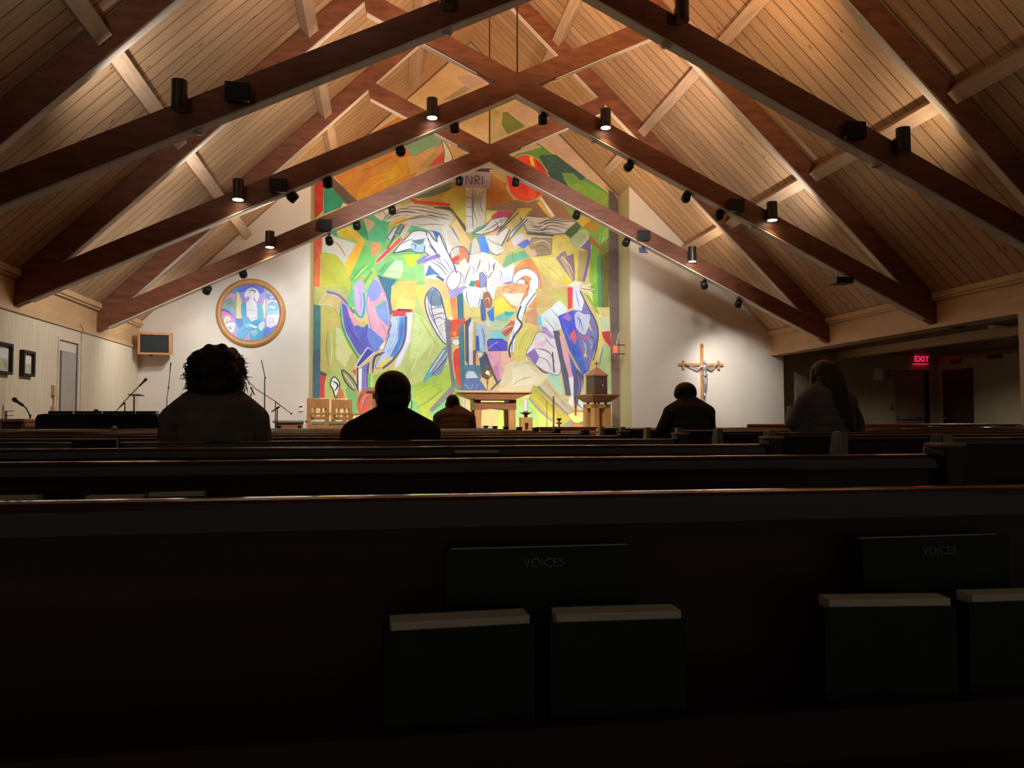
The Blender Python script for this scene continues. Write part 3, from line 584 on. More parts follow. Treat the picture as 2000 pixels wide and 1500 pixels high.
MURAL = '''
f P 198,176,118: 611 832 612 345 690 240 800 135 880 60 956 8 1040 80 1120 200 1189 376 1194 560 1197 832
f P 205,178,132: 640 300 880 60 956 8 1020 60 1052 273 960 330 870 280 760 250
f E 190,160,150: 1380 0 1800 -60 1800 20 1520 140
f E 165,150,130: 1230 260 1470 100 1530 140 1330 250
f P 187,168,120: 955 210 1100 180 1060 300 950 330
f F 115,128,62: 470 680 525 680 720 840 520 930 455 820
f P 175,165,80: 780 400 860 300 910 300 960 330 1000 420 930 480 840 470
# orange field, upper left
f P 192,130,58: 633 345 665 270 720 240 800 215 830 300 800 370 760 392 695 400 655 345
f E 207,150,45: 260 1380 290 1240 430 1120 640 1060 760 900 860 900 830 1090 500 1290
f E 205,160,95: 830 890 1050 860 1230 790 1240 960 1050 1010 860 1090
f E 125,165,125: 800 760 830 700 1110 600 1200 700 1230 750 1050 810 890 890
f E 195,150,120: 890 900 1200 760 1230 780 1060 830 900 920
f E 178,150,95: 960 1000 1100 870 1180 850 1120 960 1060 1020
f E 205,85,80: 1060 1010 1180 880 1235 830 1240 960
s E 215,210,175 9 60,75,75: 1215 700 1270 760 1320 860 1330 930 1240 960 1245 870 1235 790
f E 195,160,100: 1330 700 1530 820 1340 910 1310 800
f A 178,148,72: 1000 480 1300 380 1600 200 1880 80 1640 330 1640 760 1560 640 1480 520 1130 420
f A 190,175,75: 1500 350 1640 330 1640 740 1560 620 1490 500 1400 440
s A 105,108,92: 1140 430 1300 355 1480 290 1590 270 1500 350 1320 415
f A 165,125,70: 1490 330 1600 200 1700 150 1590 320
# left red strip, teal triangle
f A 196,64,48: 165 225 262 235 255 560 165 640
f A 212,95,62: 165 800 250 790 240 980 165 1100
f A 224,125,70: 165 1080 232 960 218 1380 205 1475 165 1480
f A 48,150,120: 262 235 305 290 495 495 425 525 262 592
f A 105,84,72: 250 215 345 225 590 462 495 500 300 288
f A 225,205,165: 430 520 450 480 495 497
# greens, left
f A 132,188,112: 300 760 640 600 900 470 980 700 1000 800 1260 1000 1250 1250 1150 1500 480 1500 520 1270 240 980
f A 85,178,132: 640 640 740 590 860 640 900 660 868 860 720 860 690 770
f A 58,148,102: 530 690 640 632 690 780 705 855 600 780
f A 110,188,100: 660 870 760 1000 780 1060 560 1260 520 1220
f A 150,205,130: 900 1000 1240 980 1250 1250 1000 1230 960 1040
f A 188,172,132 6 140,100,70: 640 628 725 640 772 690 692 780
f A 214,188,58: 390 730 470 690 600 775 665 858 590 865 400 800
f A 198,178,60: 425 790 470 720 590 858 480 838
f A 205,203,190: 248 840 340 805 580 880 470 1090 380 985 250 960
f A 45,150,135: 300 770 385 742 390 810
f A 236,186,62: 578 880 665 858 510 1212 458 1090
f A 194,194,74: 245 970 380 985 470 1100 530 1280 500 1400 400 1460 218 1380
t A 190,150,90 14: 350 850 420 910 480 1015
f A 230,152,98: 720 870 790 865 820 920 790 970 735 1005
f A 226,82,82 5 235,225,215: 1000 815 1035 845 800 1060 762 1078 780 1030
f A 150,200,120: 860 1060 960 1030 780 1140
# left wing
f A 206,202,188: 850 655 950 560 1000 520 1120 478 1300 515 1480 560 1535 620 1500 690 1400 770 1280 745 1100 690 1010 672 880 665
s A 216,206,190: 750 590 850 545 900 560 860 610 830 655
f A 203,64,48: 1085 440 1130 428 1170 455 1500 488 1490 515 1150 490
s A 95,84,78: 1330 530 1480 520 1560 600 1645 710 1640 760 1570 660 1500 560
t A 110,95,80 12: 870 650 960 590 1060 565 1200 590 1520 645
t A 110,95,80 10: 880 640 1000 545 1150 545 1350 580 1530 620
t A 110,95,80 8: 1000 670 1150 620 1300 600 1500 660
t A 140,90,80 10: 800 600 830 560 870 600
f A 226,180,76: 880 722 945 650 1060 618 1105 640 990 690
t A 120,95,70 7: 890 715 1000 670 1100 640 1310 600
f A 95,178,130: 1060 750 1110 700 1290 750 1190 765
f H 100,180,130: 920 320 1010 215 1230 300 1000 350
f A 205,200,205 9 95,85,100: 880 820 950 720 990 715 920 850
f A 100,165,145 12 95,85,90: 960 770 1010 690 1050 700 1000 790
f A 205,200,195: 1010 790 1080 690 1120 700 1030 830
l A 95,85,90 12: 960 800 880 930
# horse head, body
f A 222,222,226 9 78,80,112: 940 975 1000 890 1130 760 1200 750 1270 765 1400 900 1500 1100 1545 1140 1500 1200 1400 1100 1300 1000 1240 960 1100 930
f A 214,210,206: 1280 745 1400 770 1480 700 1530 860 1690 960 1690 1100 1560 1140 1400 900
s A 168,198,226: 1100 900 1150 860 1240 880 1250 950 1180 970
f A 110,132,140: 1110 850 1250 830 1230 880 1180 890
t A 70,90,150 10: 1120 880 1160 900 1150 940
l A 75,80,115 8: 950 970 1100 950 1180 970 1240 960 1245 900
s A 222,222,230 10 80,80,120: 1265 780 1290 770 1330 830 1370 860 1360 790 1390 780 1430 880 1560 1150 1530 1160 1420 1040 1310 890
l A 120,112,170 11: 1290 890 1400 1010 1540 1140
f A 70,120,170: 1280 745 1370 760 1390 790 1360 850 1330 770
f A 215,218,232: 1240 1085 1380 960 1430 980 1560 1180 1470 1290 1420 1230 1250 1220
f A 92,124,172: 1250 1200 1290 1085 1340 1140 1400 1190 1330 1180
f A 80,100,150: 1380 1190 1440 1230 1430 1250 1350 1200
t A 80,80,110 8: 1300 1050 1400 1110 1470 1200
t A 80,80,110 7: 1330 1030 1420 1090 1500 1180
f A 140,128,196: 1165 1050 1240 1000 1390 975 1405 1010 1180 1085
t A 240,240,245 7: 1250 1025 1300 1000 1390 970
f A 204,228,66: 1040 990 1200 980 1165 1050 1170 1082 1080 1122
f A 190,222,172: 830 1190 960 1040 1030 1045 1040 1120 1010 1220
f A 105,180,120: 780 1140 880 1055 960 1035 830 1195
f A 68,112,142: 785 1180 840 1205 975 1232 920 1300 890 1420 840 1330
f A 165,200,98: 640 1240 740 1110 780 1160 690 1310 670 1330
f A 105,165,95: 650 1235 730 1140 740 1160 660 1280
f A 232,150,80: 600 1225 650 1180 672 1190 622 1240
f A 222,200,105: 920 1300 1050 1260 1240 1290 1250 1400 1150 1500 900 1500 905 1400
f A 235,165,150: 745 1215 780 1195 880 1400 860 1400
# lower left field
f C 184,187,110: 160 0 480 0 520 100 440 300 480 500 600 720 560 770 560 1085 230 1085 232 180 160 170
f C 198,184,104: 240 190 330 190 420 260 430 400 300 420 300 800 240 840
f C 206,212,150: 380 400 430 400 540 650 470 790 380 700
f C 180,195,110: 290 860 430 810 560 900 560 1085 270 1085
l C 216,204,84 22: 425 320 500 560 600 710
f C 70,124,124: 160 172 232 185 230 600 160 600
f C 76,104,122: 160 600 230 600 228 850 222 1090 155 1090
f C 200,70,76: 228 850 290 850 268 960 272 1085 222 1085
f C 92,84,88: 228 820 292 850 288 872 226 862
f C 196,176,122 6 225,215,190: 212 170 290 50 430 110 462 160 440 275 330 180
l C 78,165,100 24: 445 150 428 300 480 490 600 700
s C 96,96,194 5 205,200,235: 440 165 490 195 580 350 640 392 690 362 720 450 850 560 760 640 690 592 620 672 540 560 470 420 445 280
f C 225,160,160: 490 205 540 250 630 372 560 385 512 290
l C 124,104,170 24: 290 48 400 80 470 145 560 260
s A 188,170,222: 540 1330 620 1232 668 1330 680 1450 670 1580 600 1560 560 1440
s C 188,170,222: 545 70 610 -40 670 40 680 160 655 290 605 270 560 160
f A 110,190,130: 490 1400 560 1310 560 1500 500 1500
s C 226,166,188 6 140,120,180: 700 60 770 -20 850 60 892 160 906 300 890 440 850 542 740 442 700 300 682 180
s A 135,150,226: 690 1350 760 1230 830 1320 800 1400 740 1440
f C 140,150,226: 700 80 770 -10 830 10 790 90 720 150
f C 130,152,226: 760 205 870 128 896 290 890 392 800 300
s C 112,132,216: 700 405 770 450 850 540 760 632 690 500
f C 100,190,165: 755 200 850 130 860 150 775 215
l C 58,165,150 20: 650 60 662 160 640 290 600 285 555 220
s C 202,192,90: 622 350 660 335 672 380 630 395
f C 90,74,170 7 230,230,240: 575 770 690 595 752 640 600 785
f C 130,118,192: 600 805 700 740 690 1000 620 1015
f C 232,232,236: 602 805 636 792 630 1000 602 1035
l C 72,72,100 16: 590 790 592 900 596 1040
l C 70,70,95 14: 700 740 690 860 690 990
f C 110,190,100: 690 850 720 840 720 990 690 990
l C 170,180,215 16: 770 640 725 740 735 850
f C 225,65,60: 540 820 575 805 575 870
# horn
f C 192,205,128: 900 100 1160 60 1250 300 1460 560 1400 660 1250 900 1150 965 950 800 1130 500 1140 220
f C 226,190,110: 905 40 1000 -60 1170 -60 1150 210 940 220 915 130
f C 222,210,128: 1000 120 1150 130 1150 215 960 220
f C 206,222,148: 1150 250 1250 310 1350 500 1200 700 1100 700
f C 70,112,142: 850 0 925 -40 915 140 935 260 905 290 890 160
s C 184,206,240 6 110,110,140: 920 292 1060 292 1055 500 960 700 810 790 765 770 850 610 905 440
f C 92,142,216: 1000 300 1062 292 1042 520 955 690 900 700 985 520
f C 150,185,235: 960 300 1000 300 980 500 900 650 880 640 950 480
f C 222,222,236: 1072 245 1132 240 1112 520 1010 760 945 805 965 735 1062 500
l C 100,100,112 22: 1066 290 1050 520 960 690 835 800
f C 212,70,82: 930 232 1130 222 1130 250 1062 252 1060 290 935 290
f C 95,60,80: 975 215 1110 222 1108 236 980 236
t C 80,80,100 10: 905 330 920 380 890 440 900 480 870 520
f C 235,232,225: 820 570 860 530 850 600 800 610
f C 240,215,100: 860 700 940 680 830 790 780 780
t C 70,70,85 22: 860 640 760 690 740 840
# lime field and the grey bar
f C 166,194,82: 1150 960 1250 900 1400 800 1475 760 1530 960 1600 1080 1600 1400 1100 1400 900 1300 740 1100 740 870 900 800 1000 900
f C 150,205,130: 720 1240 800 1100 1140 980 1200 1250 1100 1400 720 1400
f C 185,205,80: 1130 1050 1300 950 1420 1050 1300 1180 1240 1300
f C 120,205,140: 1300 1240 1460 1100 1470 1280 1340 1320
f C 138,134,134: 1292 1200 1320 1232 1545 1020 1512 958
s C 120,152,176: 1240 940 1260 850 1440 590 1485 630 1410 840 1310 880
f C 90,180,180: 1240 940 1255 850 1310 780 1320 850
l C 225,225,225 10: 1300 830 1440 620
l C 225,190,190 10: 1340 830 1470 650
l C 80,90,120 10: 1320 860 1460 700
# basket shape
s C 216,212,216 12 70,92,142: 1250 130 1290 40 1340 12 1400 80 1450 250 1475 430 1462 560 1380 480 1280 290
s C 112,134,156: 1270 80 1350 22 1410 150 1400 190 1310 180
t C 70,92,142 9: 1340 20 1310 120 1320 250 1380 420 1460 540
t C 80,70,80 8: 1310 290 1400 260 1440 260
t C 80,70,80 8: 1330 340 1380 300 1440 320
t C 80,70,80 8: 1360 400 1440 350
t C 120,50,70 8: 1380 440 1450 420
t C 80,70,80 8: 1300 220 1400 200 1430 200
t C 70,92,142 14: 1390 80 1440 230 1460 330
f C 228,225,215: 1460 310 1530 280 1500 325
f C 124,120,130: 1440 312 1500 322 1512 700 1552 1000 1510 962 1462 560
# robes and slabs round the centre
f C 232,215,110: 1420 120 1490 110 1500 300 1460 300 1440 200
f C 235,152,100: 1490 112 1552 100 1572 330 1530 340
f C 72,124,142: 1560 65 1622 50 1645 1012 1590 1012 1580 480
f C 222,80,66: 1500 332 1580 310 1640 305 1642 362 1580 402 1580 482 1500 502
f C 226,86,62: 1520 622 1585 598 1602 990 1570 1002 1532 780
f C 235,150,60: 1530 440 1555 430 1560 470 1530 480
f C 228,225,220 6 60,60,70: 1505 545 1530 510 1580 510 1590 560 1550 580
f C 215,195,130: 1510 570 1585 570 1520 650
f C 75,160,140: 1550 900 1590 1010 1560 1010 1530 900
# cross post and sign
f A 202,198,184: 1645 332 1850 340 1832 690 1700 772 1650 765
t A 85,78,75 10: 1716 338 1712 550 1720 740
l A 110,100,95 6: 1648 430 1712 432
l A 110,100,95 6: 1650 525 1712 520
l A 110,100,95 6: 1652 610 1712 615
t A 190,175,125 20: 1820 360 1770 430 1760 520 1800 640
t A 110,105,95 8: 1742 345 1728 560 1770 680
t A 110,105,95 6: 1840 345 1790 450 1800 540 1835 600
f A 105,165,140: 1690 780 1760 720 1850 690 1800 780 1720 830
f A 190,160,115: 1640 170 1700 150 1890 75 1980 130 1890 190
f B 186,166,96: 500 160 540 100 640 190 655 300 560 250 495 200
f B 180,124,62: 450 350 490 200 560 250 655 290 640 340 715 450 560 545 450 548
f B 150,122,92: 450 545 720 455 960 455 1075 620 900 612 690 565
f A 60,62,70: 1700 148 1720 140 1915 148 1890 182 1660 170
f A 165,150,164: 1590 182 1890 186 1885 346 1575 320
f A 235,230,235: 1878 160 1915 158 1888 182
l A 70,55,66 9: 1624 225 1618 275
l A 70,55,66 9: 1652 300 1656 215 1704 300 1708 212
l A 70,55,66 9: 1738 302 1742 216
l A 70,55,66 9: 1742 216 1775 222 1778 250 1745 262
l A 70,55,66 9: 1750 262 1782 304
l A 70,55,66 9: 1810 304 1812 222
# red ball, upper right greens
f B 92,150,72: 620 80 760 0 1000 -60 1150 40 1420 235 1600 352 1645 400 1645 640 1400 520 1200 380 1050 200 950 60 830 10
f F 186,160,136: 862 962 960 905 1105 865 1660 1480 1600 1510 1392 1418 1100 1160
f F 188,163,132: 515 640 640 560 800 540 860 730 712 832 600 720
f B 190,175,95: 585 110 640 60 700 40 640 150
f B 55,90,82: 960 20 1130 10 1420 235 1380 260 1190 200 1080 200 1030 140
f B 50,85,85: 1040 180 1180 190 1250 330 1120 300
f B 126,166,70: 1200 240 1400 270 1645 400 1645 600 1300 400
f B 110,150,75: 1180 190 1300 190 1390 290 1280 300
s B 216,70,46 10 178,160,112: 648 190 720 60 830 12 950 60 1042 190 1022 360 900 460 790 462 700 400 660 300
s B 190,58,48: 930 60 1040 190 1020 340 930 420 980 250
f B 232,190,60: 868 30 905 36 925 130 885 110
f B 205,60,45: 760 300 860 260 850 400 740 380
f B 148,112,82: 1000 395 1230 505 1330 652 1100 622 980 440
f B 228,225,205: 975 435 992 430 1120 612 1085 620
f B 232,198,60: 940 475 975 475 1070 612 1058 622
# right greens
f B 124,170,80: 1212 512 1330 560 1500 640 1645 700 1645 1500 1560 1500 1480 900 1330 700
f B 112,108,52: 1540 1000 1645 850 1648 1500 1570 1500
f B 125,130,60: 1545 920 1645 820 1645 960 1560 1000
f B 206,176,70: 1330 652 1400 600 1475 640 1390 722
f B 174,138,56: 1390 712 1480 640 1552 700 1530 792
f B 150,190,88: 1550 800 1645 690 1645 815 1552 882
f B 84,108,72: 1210 780 1330 668 1378 712 1290 842
f B 214,198,102: 880 1020 1090 980 1100 800 1220 790 1350 940 1330 1250 1240 1290 1000 1180
f B 224,202,110: 1090 850 1210 792 1340 932 1120 1012
f B 222,212,120: 890 1020 1130 1012 1290 1250 1240 1280 1100 1200
s B 178,192,142: 1270 870 1300 800 1400 740 1452 790 1420 870 1345 930
f B 200,205,185: 1380 880 1450 790 1445 860 1345 930
f B 206,75,66: 1450 822 1470 808 1556 910 1540 926
# right wing
f B 206,202,184 9 95,86,80: 780 622 860 608 1325 660 1212 782 1080 790 850 762
t B 95,88,80 12: 860 660 950 690 1060 650 1200 665 1310 668
t B 95,88,80 12: 870 690 960 715 1080 672 1260 705
t B 95,88,80 10: 880 710 1000 740 1080 700 1250 735
t B 95,88,80 10: 860 740 980 752 1080 735 1200 772
f B 206,205,190: 800 830 1090 798 1060 832 900 862
f B 104,94,90: 830 770 1110 790 1104 812 850 790
f B 172,146,112 6 100,85,70: 900 822 1092 830 1080 985 930 1002 860 882
t B 215,205,180 12: 900 880 1000 850 1080 900
t B 130,105,80 10: 880 920 1000 900 1075 960
f B 206,180,140: 820 962 920 935 945 990 880 1012
# magenta, planks, feathers
f B 216,200,120: 450 560 600 560 520 640 440 680
f B 204,74,102: 498 612 560 563 705 570 682 622 500 642
f B 205,202,192 8 90,84,92: 318 782 430 720 500 642 620 612 690 640 560 742 400 792
t B 120,110,115 8: 450 750 560 680 640 640
t B 120,110,115 7: 420 760 500 720 560 690
f B 176,166,96 10 95,85,80: 545 790 755 525 800 545 600 735
f B 205,186,86: 780 530 902 535 800 642 760 600
f B 202,76,104: 520 770 580 715 575 700 518 745
f B 204,212,208 9 90,88,95: 650 862 690 770 825 635 852 640 765 740 680 832
f B 110,150,170: 690 800 780 690 820 660 740 760
f B 212,208,198: 440 800 520 800 640 720 680 760 590 900 530 832
l B 85,80,80 11: 595 905 680 740
l B 85,80,80 9: 550 800 650 710
f B 205,200,210: 690 840 780 780 830 800 760 890 720 910
f B 80,120,216 6 205,90,100: 750 890 850 835 880 872 808 932
f B 122,180,130: 610 1082 650 990 800 920 868 1010 720 1062 620 1112
f B 166,196,116: 640 1000 800 920 830 950 660 1012
f B 110,185,150: 720 1000 840 975 870 1005 720 1060
l B 90,140,110 5: 700 960 720 1060
l B 90,140,110 5: 640 1010 830 950
f B 216,216,206: 440 800 520 822 620 950 540 1002 480 960 450 880
t B 110,105,120 10: 455 880 490 960 560 990 620 940
s B 216,212,200: 460 860 560 880 620 940 560 980 490 950
f B 86,136,226: 360 812 430 800 470 900 482 1002 410 1042 390 930
f B 225,100,95: 270 1042 390 960 385 1012 280 1092
f B 205,200,185: 285 880 340 820 380 900 385 960 300 990
f B 130,155,165: 275 900 310 860 300 990 280 1000
f A 222,192,132: 1500 700 1555 630 1700 860 1672 970 1620 900
f A 95,120,206: 1495 730 1520 725 1580 830 1570 850
f A 206,196,182: 1460 760 1500 720 1580 850 1670 960 1540 960 1490 900
# figure in the middle
f B 232,228,222: 60 1180 130 1140 280 1080 400 1020 520 1020 620 1120 590 1240 540 1332 520 1420 470 1380 380 1302 240 1302 100 1340
f B 224,218,208: 270 1000 420 960 520 1000 530 1150 400 1180 290 1120
s B 205,132,102 8 110,80,80: 95 980 140 920 220 910 270 960 282 1020 250 1070 130 1070
f B 206,200,196: 100 960 140 920 180 912 185 980 110 1020
t B 90,85,95 8: 125 940 150 1010
t B 90,85,95 8: 150 925 170 1000
f B 222,80,76: 102 1030 175 1000 195 1015 130 1075
f B 228,216,205: 185 1060 240 1020 270 1080 250 1200 190 1180
s B 236,228,224 7 120,80,110: 60 1250 110 1160 160 1150 200 1180 180 1290 100 1330
l B 95,85,150 10: 130 1090 160 1170
t B 90,85,110 8: 230 1290 260 1180 300 1080
t B 90,85,110 9: 350 1160 380 1080 390 1030
f B 75,150,130: 275 1290 300 1240 340 1245 335 1310
f B 225,78,64: 338 1240 378 1235 382 1305 342 1302
f B 140,150,190 7 90,90,120: 382 1170 410 1160 450 1210 450 1300 385 1310
t B 90,85,120 9: 420 1140 470 1210 490 1180 520 1150
l B 100,85,160 10: 625 1115 590 1220 545 1330
f B 216,216,232: 600 1130 720 1070 740 1180 690 1250 570 1330 540 1330
f B 235,215,90: 530 1120 570 1090 560 1120 540 1130
f B 120,115,180: 510 1100 540 1050 520 1160
t B 95,90,110 8: 500 1300 560 1240
t B 95,90,110 8: 510 1250 580 1200
f A 165,155,205: 1470 1340 1640 1290 1660 1330 1510 1420
# swan and its orange field
f B 222,146,86: 720 1122 800 1040 885 1022 962 1140 1085 1292 1130 1402 960 1500 680 1500 560 1380 700 1300
f B 206,178,118: 962 1140 1180 1400 1210 1500 940 1500 1000 1320
f B 225,175,130: 560 1330 640 1290 700 1400 640 1450 570 1400
f B 242,205,80: 565 1300 610 1280 640 1310 580 1340
f B 130,120,200: 600 1270 720 1240 760 1290 700 1280
f B 90,115,180: 700 1290 760 1330 740 1340
l B 226,233,243 72: 742 1280 736 1220 790 1165 870 1160 925 1220 925 1320 885 1400 830 1470 790 1540
s B 232,236,243 7 90,95,130: 745 1265 770 1230 815 1230 830 1265 800 1300 760 1300
f B 226,90,88: 830 1252 856 1246 862 1330 836 1352
t B 80,80,110 8: 860 1290 870 1340 840 1400
l B 90,95,130 7: 705 1270 715 1190 790 1130 880 1130 955 1210 955 1330
f D 228,172,122: 545 10 700 -40 860 -20 830 60 700 72 600 60
t D 130,90,75 6: 600 50 640 0 700 30
t D 130,90,75 6: 660 90 700 40 760 30
f D 242,216,80: 525 142 600 100 740 250 620 250 525 322
f D 232,225,205: 600 60 700 70 830 60 760 200 690 180
f D 128,196,182: 525 300 640 240 722 260 655 330 522 332
f D 40,180,185: 625 245 720 245 700 285 640 280
f D 186,206,166: 440 322 520 322 705 350 600 442 490 432
f D 130,216,222: 488 442 590 442 660 512 490 512
# centre column
s D 228,230,239: 220 40 300 0 400 20 412 100 372 200 320 190 290 212 240 130
t D 85,90,125 8: 262 30 258 110 285 205
t D 85,90,125 8: 310 20 308 180
t D 85,90,125 8: 350 30 345 180
t D 85,90,125 7: 395 60 380 150 365 200
f D 84,110,168: 395 120 430 130 445 250 445 340 400 332 390 220
s D 162,110,90: 415 80 470 50 505 130 490 205 430 190
t D 230,200,170 9: 430 130 470 110 480 170
f D 74,120,222: 455 252 525 190 525 342 490 332
f D 205,215,200: 430 330 480 330 490 400 450 380
s D 220,202,130: 240 232 300 200 380 210 388 290 320 300 250 292
f D 84,90,110: 240 340 300 300 300 800 245 720
f D 222,217,222: 275 400 302 330 340 330 346 782 280 782
f D 202,182,92: 320 340 352 340 342 622 316 620
f D 160,70,98: 318 620 346 620 346 792 318 790
f D 166,192,228: 350 360 430 372 452 600 420 640 350 620
f D 60,92,186: 345 480 372 480 385 622 345 632
f D 200,195,175: 430 380 490 440 480 530 450 560
f D 232,228,220 6 100,90,90: 350 640 420 640 400 700 370 700
f D 70,95,120: 380 700 460 640 500 780 450 900 400 880
f D 90,128,154: 228 782 250 760 390 770 395 900 370 912 240 902
f D 200,208,230: 245 860 270 820 330 830 370 890 250 895
f D 95,112,170: 228 910 385 905 455 1012 222 1012
t D 215,220,230 12: 240 950 280 1000
t D 215,220,230 10: 300 1000 320 950
t D 215,220,230 10: 345 1000 370 950
f D 86,92,212 7 50,55,120: 458 535 482 510 600 512 650 542 650 626 470 626
l D 210,180,215 7: 460 610 510 570 560 540
l D 50,55,120 6: 520 560 600 620
f D 226,166,186: 445 630 660 626 692 742 570 942 500 782
f D 235,190,170: 600 640 660 630 690 740 620 830 590 740
f D 196,140,175: 500 780 560 760 580 880 560 940
l D 82,76,102 20: 430 640 490 790 562 952
l D 92,92,110 14: 490 1010 600 900 700 830
f D 192,112,92: 585 442 690 330 762 342 750 392 640 492
t D 230,200,190 9: 590 450 650 400 720 380
t D 120,65,60 8: 620 480 680 420 740 380
# swan neck continues, egg
f D 206,152,116: 820 345 830 260 930 190 962 300 940 372 880 350
f D 202,182,110: 930 20 1230 0 1240 225 1100 130 1000 200 940 150
f D 185,195,105: 1080 100 1240 50 1240 220 1150 150
f D 225,215,172: 640 760 740 720 840 670 1000 800 1180 840 1190 1052 900 962 865 1080 700 1100 560 1010
f D 232,226,196: 700 800 820 740 960 860 900 950 700 980
f D 168,216,196: 1060 852 1160 842 1205 1062 1130 1002 1040 892
l D 226,232,240 58: 905 -60 880 100 800 190 770 300 745 400 705 500 690 640
l D 72,72,98 17: 785 190 752 300 795 370 725 480 672 600 682 690
l D 72,72,98 9: 930 60 850 170 820 260
t D 72,72,98 8: 720 420 700 560 700 660
s D 222,206,112: 728 720 732 600 750 490 820 390 890 358 950 420 930 500 900 550 840 680 800 722
s D 216,226,231: 945 320 1000 260 1080 205 1150 140 1215 185 1240 230 1180 300 1185 400 1130 430 1090 490 1000 440
t D 120,130,150 8: 1080 220 1150 300 1180 380
t D 120,130,150 7: 1010 300 1080 380 1120 430
f D 105,206,222: 945 300 985 285 990 380 950 375
s D 228,222,230 6 110,100,130: 900 540 960 440 1100 500 1150 560 1172 840 1060 842 930 762 838 662
f D 150,120,192: 838 662 920 600 965 685 930 762
f D 222,192,216: 915 545 1040 520 1005 600 930 585
t D 120,115,140 9: 920 600 1040 630 1110 700
l D 80,80,100 14: 1095 640 1110 840
t D 80,80,110 14: 930 760 1000 830 1060 845
f D 180,150,215: 980 380 1040 400 1110 490 1080 510 1000 440
# peacock
f D 226,216,130: 1350 20 1450 90 1530 250 1545 700 1600 560 1575 260 1500 60
f D 150,190,72: 1400 60 1455 90 1560 270 1530 260
f D 215,205,110: 1500 640 1560 600 1500 800 1440 830
f D 205,215,180: 1540 300 1650 290 1655 440 1570 440
f D 216,70,82: 1240 5 1292 10 1286 205 1244 222
s D 130,124,192: 1290 272 1340 200 1385 130 1452 220 1530 380 1532 560 1480 700 1440 832 1380 690 1340 500
f D 216,222,241: 1292 -20 1350 -20 1402 150 1380 240 1300 225
t D 120,130,190 8: 1320 30 1340 130 1360 200
s D 196,206,236 7 90,95,150: 1295 300 1340 235 1400 262 1460 270 1462 335 1420 470 1350 442 1305 362
t D 90,95,150 7: 1330 280 1370 340 1390 440
l D 66,66,110 11: 1362 40 1432 180 1532 380 1532 560 1490 722
t D 235,215,90 12: 1450 330 1460 400 1490 440
t D 110,205,215 14: 1390 520 1420 600 1400 680
t D 215,100,130 12: 1400 480 1450 540 1490 500
t D 120,190,225 12: 1440 500 1480 560 1460 620
t D 205,120,150 10: 1380 560 1400 640 1440 690
t D 70,60,140 12: 1460 480 1510 520 1490 640
f D 215,215,120: 1410 660 1430 650 1430 690 1410 690
f D 95,95,122: 1100 432 1160 428 1292 1062 1222 1062 1180 800
f D 230,176,196: 1160 472 1200 520 1252 662 1300 902 1260 902 1200 682
f D 226,226,236: 1250 882 1302 880 1312 1062 1280 1082
f D 80,92,216: 1150 285 1300 228 1322 400 1352 560 1432 840 1390 858 1260 622 1212 482 1182 402
f D 162,120,202: 1195 305 1240 250 1285 305 1262 342
f D 95,92,202: 1250 640 1330 802 1312 902 1290 862
s D 226,110,122: 1262 485 1290 440 1310 420 1332 500 1312 562 1285 520
f D 94,90,136: 1300 882 1332 800 1402 870 1392 980 1342 1100 1322 1222 1300 1052
t D 150,140,190 9: 1340 860 1360 960 1340 1060
t D 190,200,215 8: 1380 900 1380 1000 1350 1100
l D 95,45,60 12: 1312 1050 1322 1230
f D 232,232,236: 1260 1080 1300 1060 1290 1200 1240 1180
f D 232,232,236: 1340 1100 1400 1040 1420 1200 1350 1200
t D 80,80,100 10: 1360 1080 1340 1140 1400 1200
f D 200,62,68: 1575 442 1652 432 1668 602 1590 502
f D 105,170,162: 1540 792 1582 560 1592 702
f D 175,200,140: 1600 560 1665 610 1668 1385 1400 1385 1420 900 1560 780
# book and foot of the mural
f D 192,210,102: 560 1110 870 1080 1090 1332 1100 1400 560 1400
f D 170,205,130: 700 1150 860 1120 960 1300 700 1330
f D 188,178,72: 865 1082 912 960 1282 1292 1232 1382 1080 1302
f D 200,190,150: 960 972 1042 890 1302 1192 1250 1232
f D 190,175,150: 1160 1140 1200 1120 1300 1200 1270 1240
l D 142,138,140 22: 950 970 1100 1120 1290 1290
l D 150,140,150 18: 865 1085 960 1200 1085 1310
f D 142,146,132: 1180 1362 1282 1290 1425 1330 1425 1392
f D 236,126,60: 1245 1375 1300 1340 1415 1352 1415 1390
s D 236,231,152 6 150,130,80: 1248 1250 1320 1220 1422 1232 1412 1302 1322 1332 1272 1292
f D 180,80,60: 1310 1190 1330 1190 1330 1260 1312 1260
s D 225,240,100: 1308 1285 1325 1260 1338 1300 1322 1325
# bouquet
f B 150,130,152: 1128 1020 1180 970 1222 948 1312 1230 1290 1252
f B 192,166,120: 1165 1020 1210 1000 1300 1225 1285 1240
f B 142,112,112: 1222 1012 1300 978 1312 1120 1312 1232
l B 125,105,165 14: 1225 1010 1310 1230
f B 176,162,96: 1352 950 1450 950 1462 1050 1402 1252 1340 1242
l B 122,102,164 26: 1440 850 1452 1000 1398 1250
f B 125,108,170: 1370 920 1460 830 1470 970 1420 940
f B 236,200,60: 1190 1180 1280 1250 1240 1290
f B 130,182,60: 1480 900 1552 1000 1560 1500 1500 1500 1450 1200
f B 80,150,110: 1530 1000 1565 1000 1572 1500 1540 1500
f B 230,232,216: 1228 1292 1320 1240 1382 1262 1330 1302
t B 232,232,222 13: 1330 1270 1420 1292 1484 1270
t B 232,232,222 13: 1340 1300 1430 1312 1502 1330
t B 232,232,222 13: 1360 1322 1440 1340 1492 1382
t B 150,80,80 6: 1350 1310 1440 1330 1500 1300
# bottom left corner plants
s C 124,176,112: 480 992 560 1020 600 1100 605 1235 540 1235
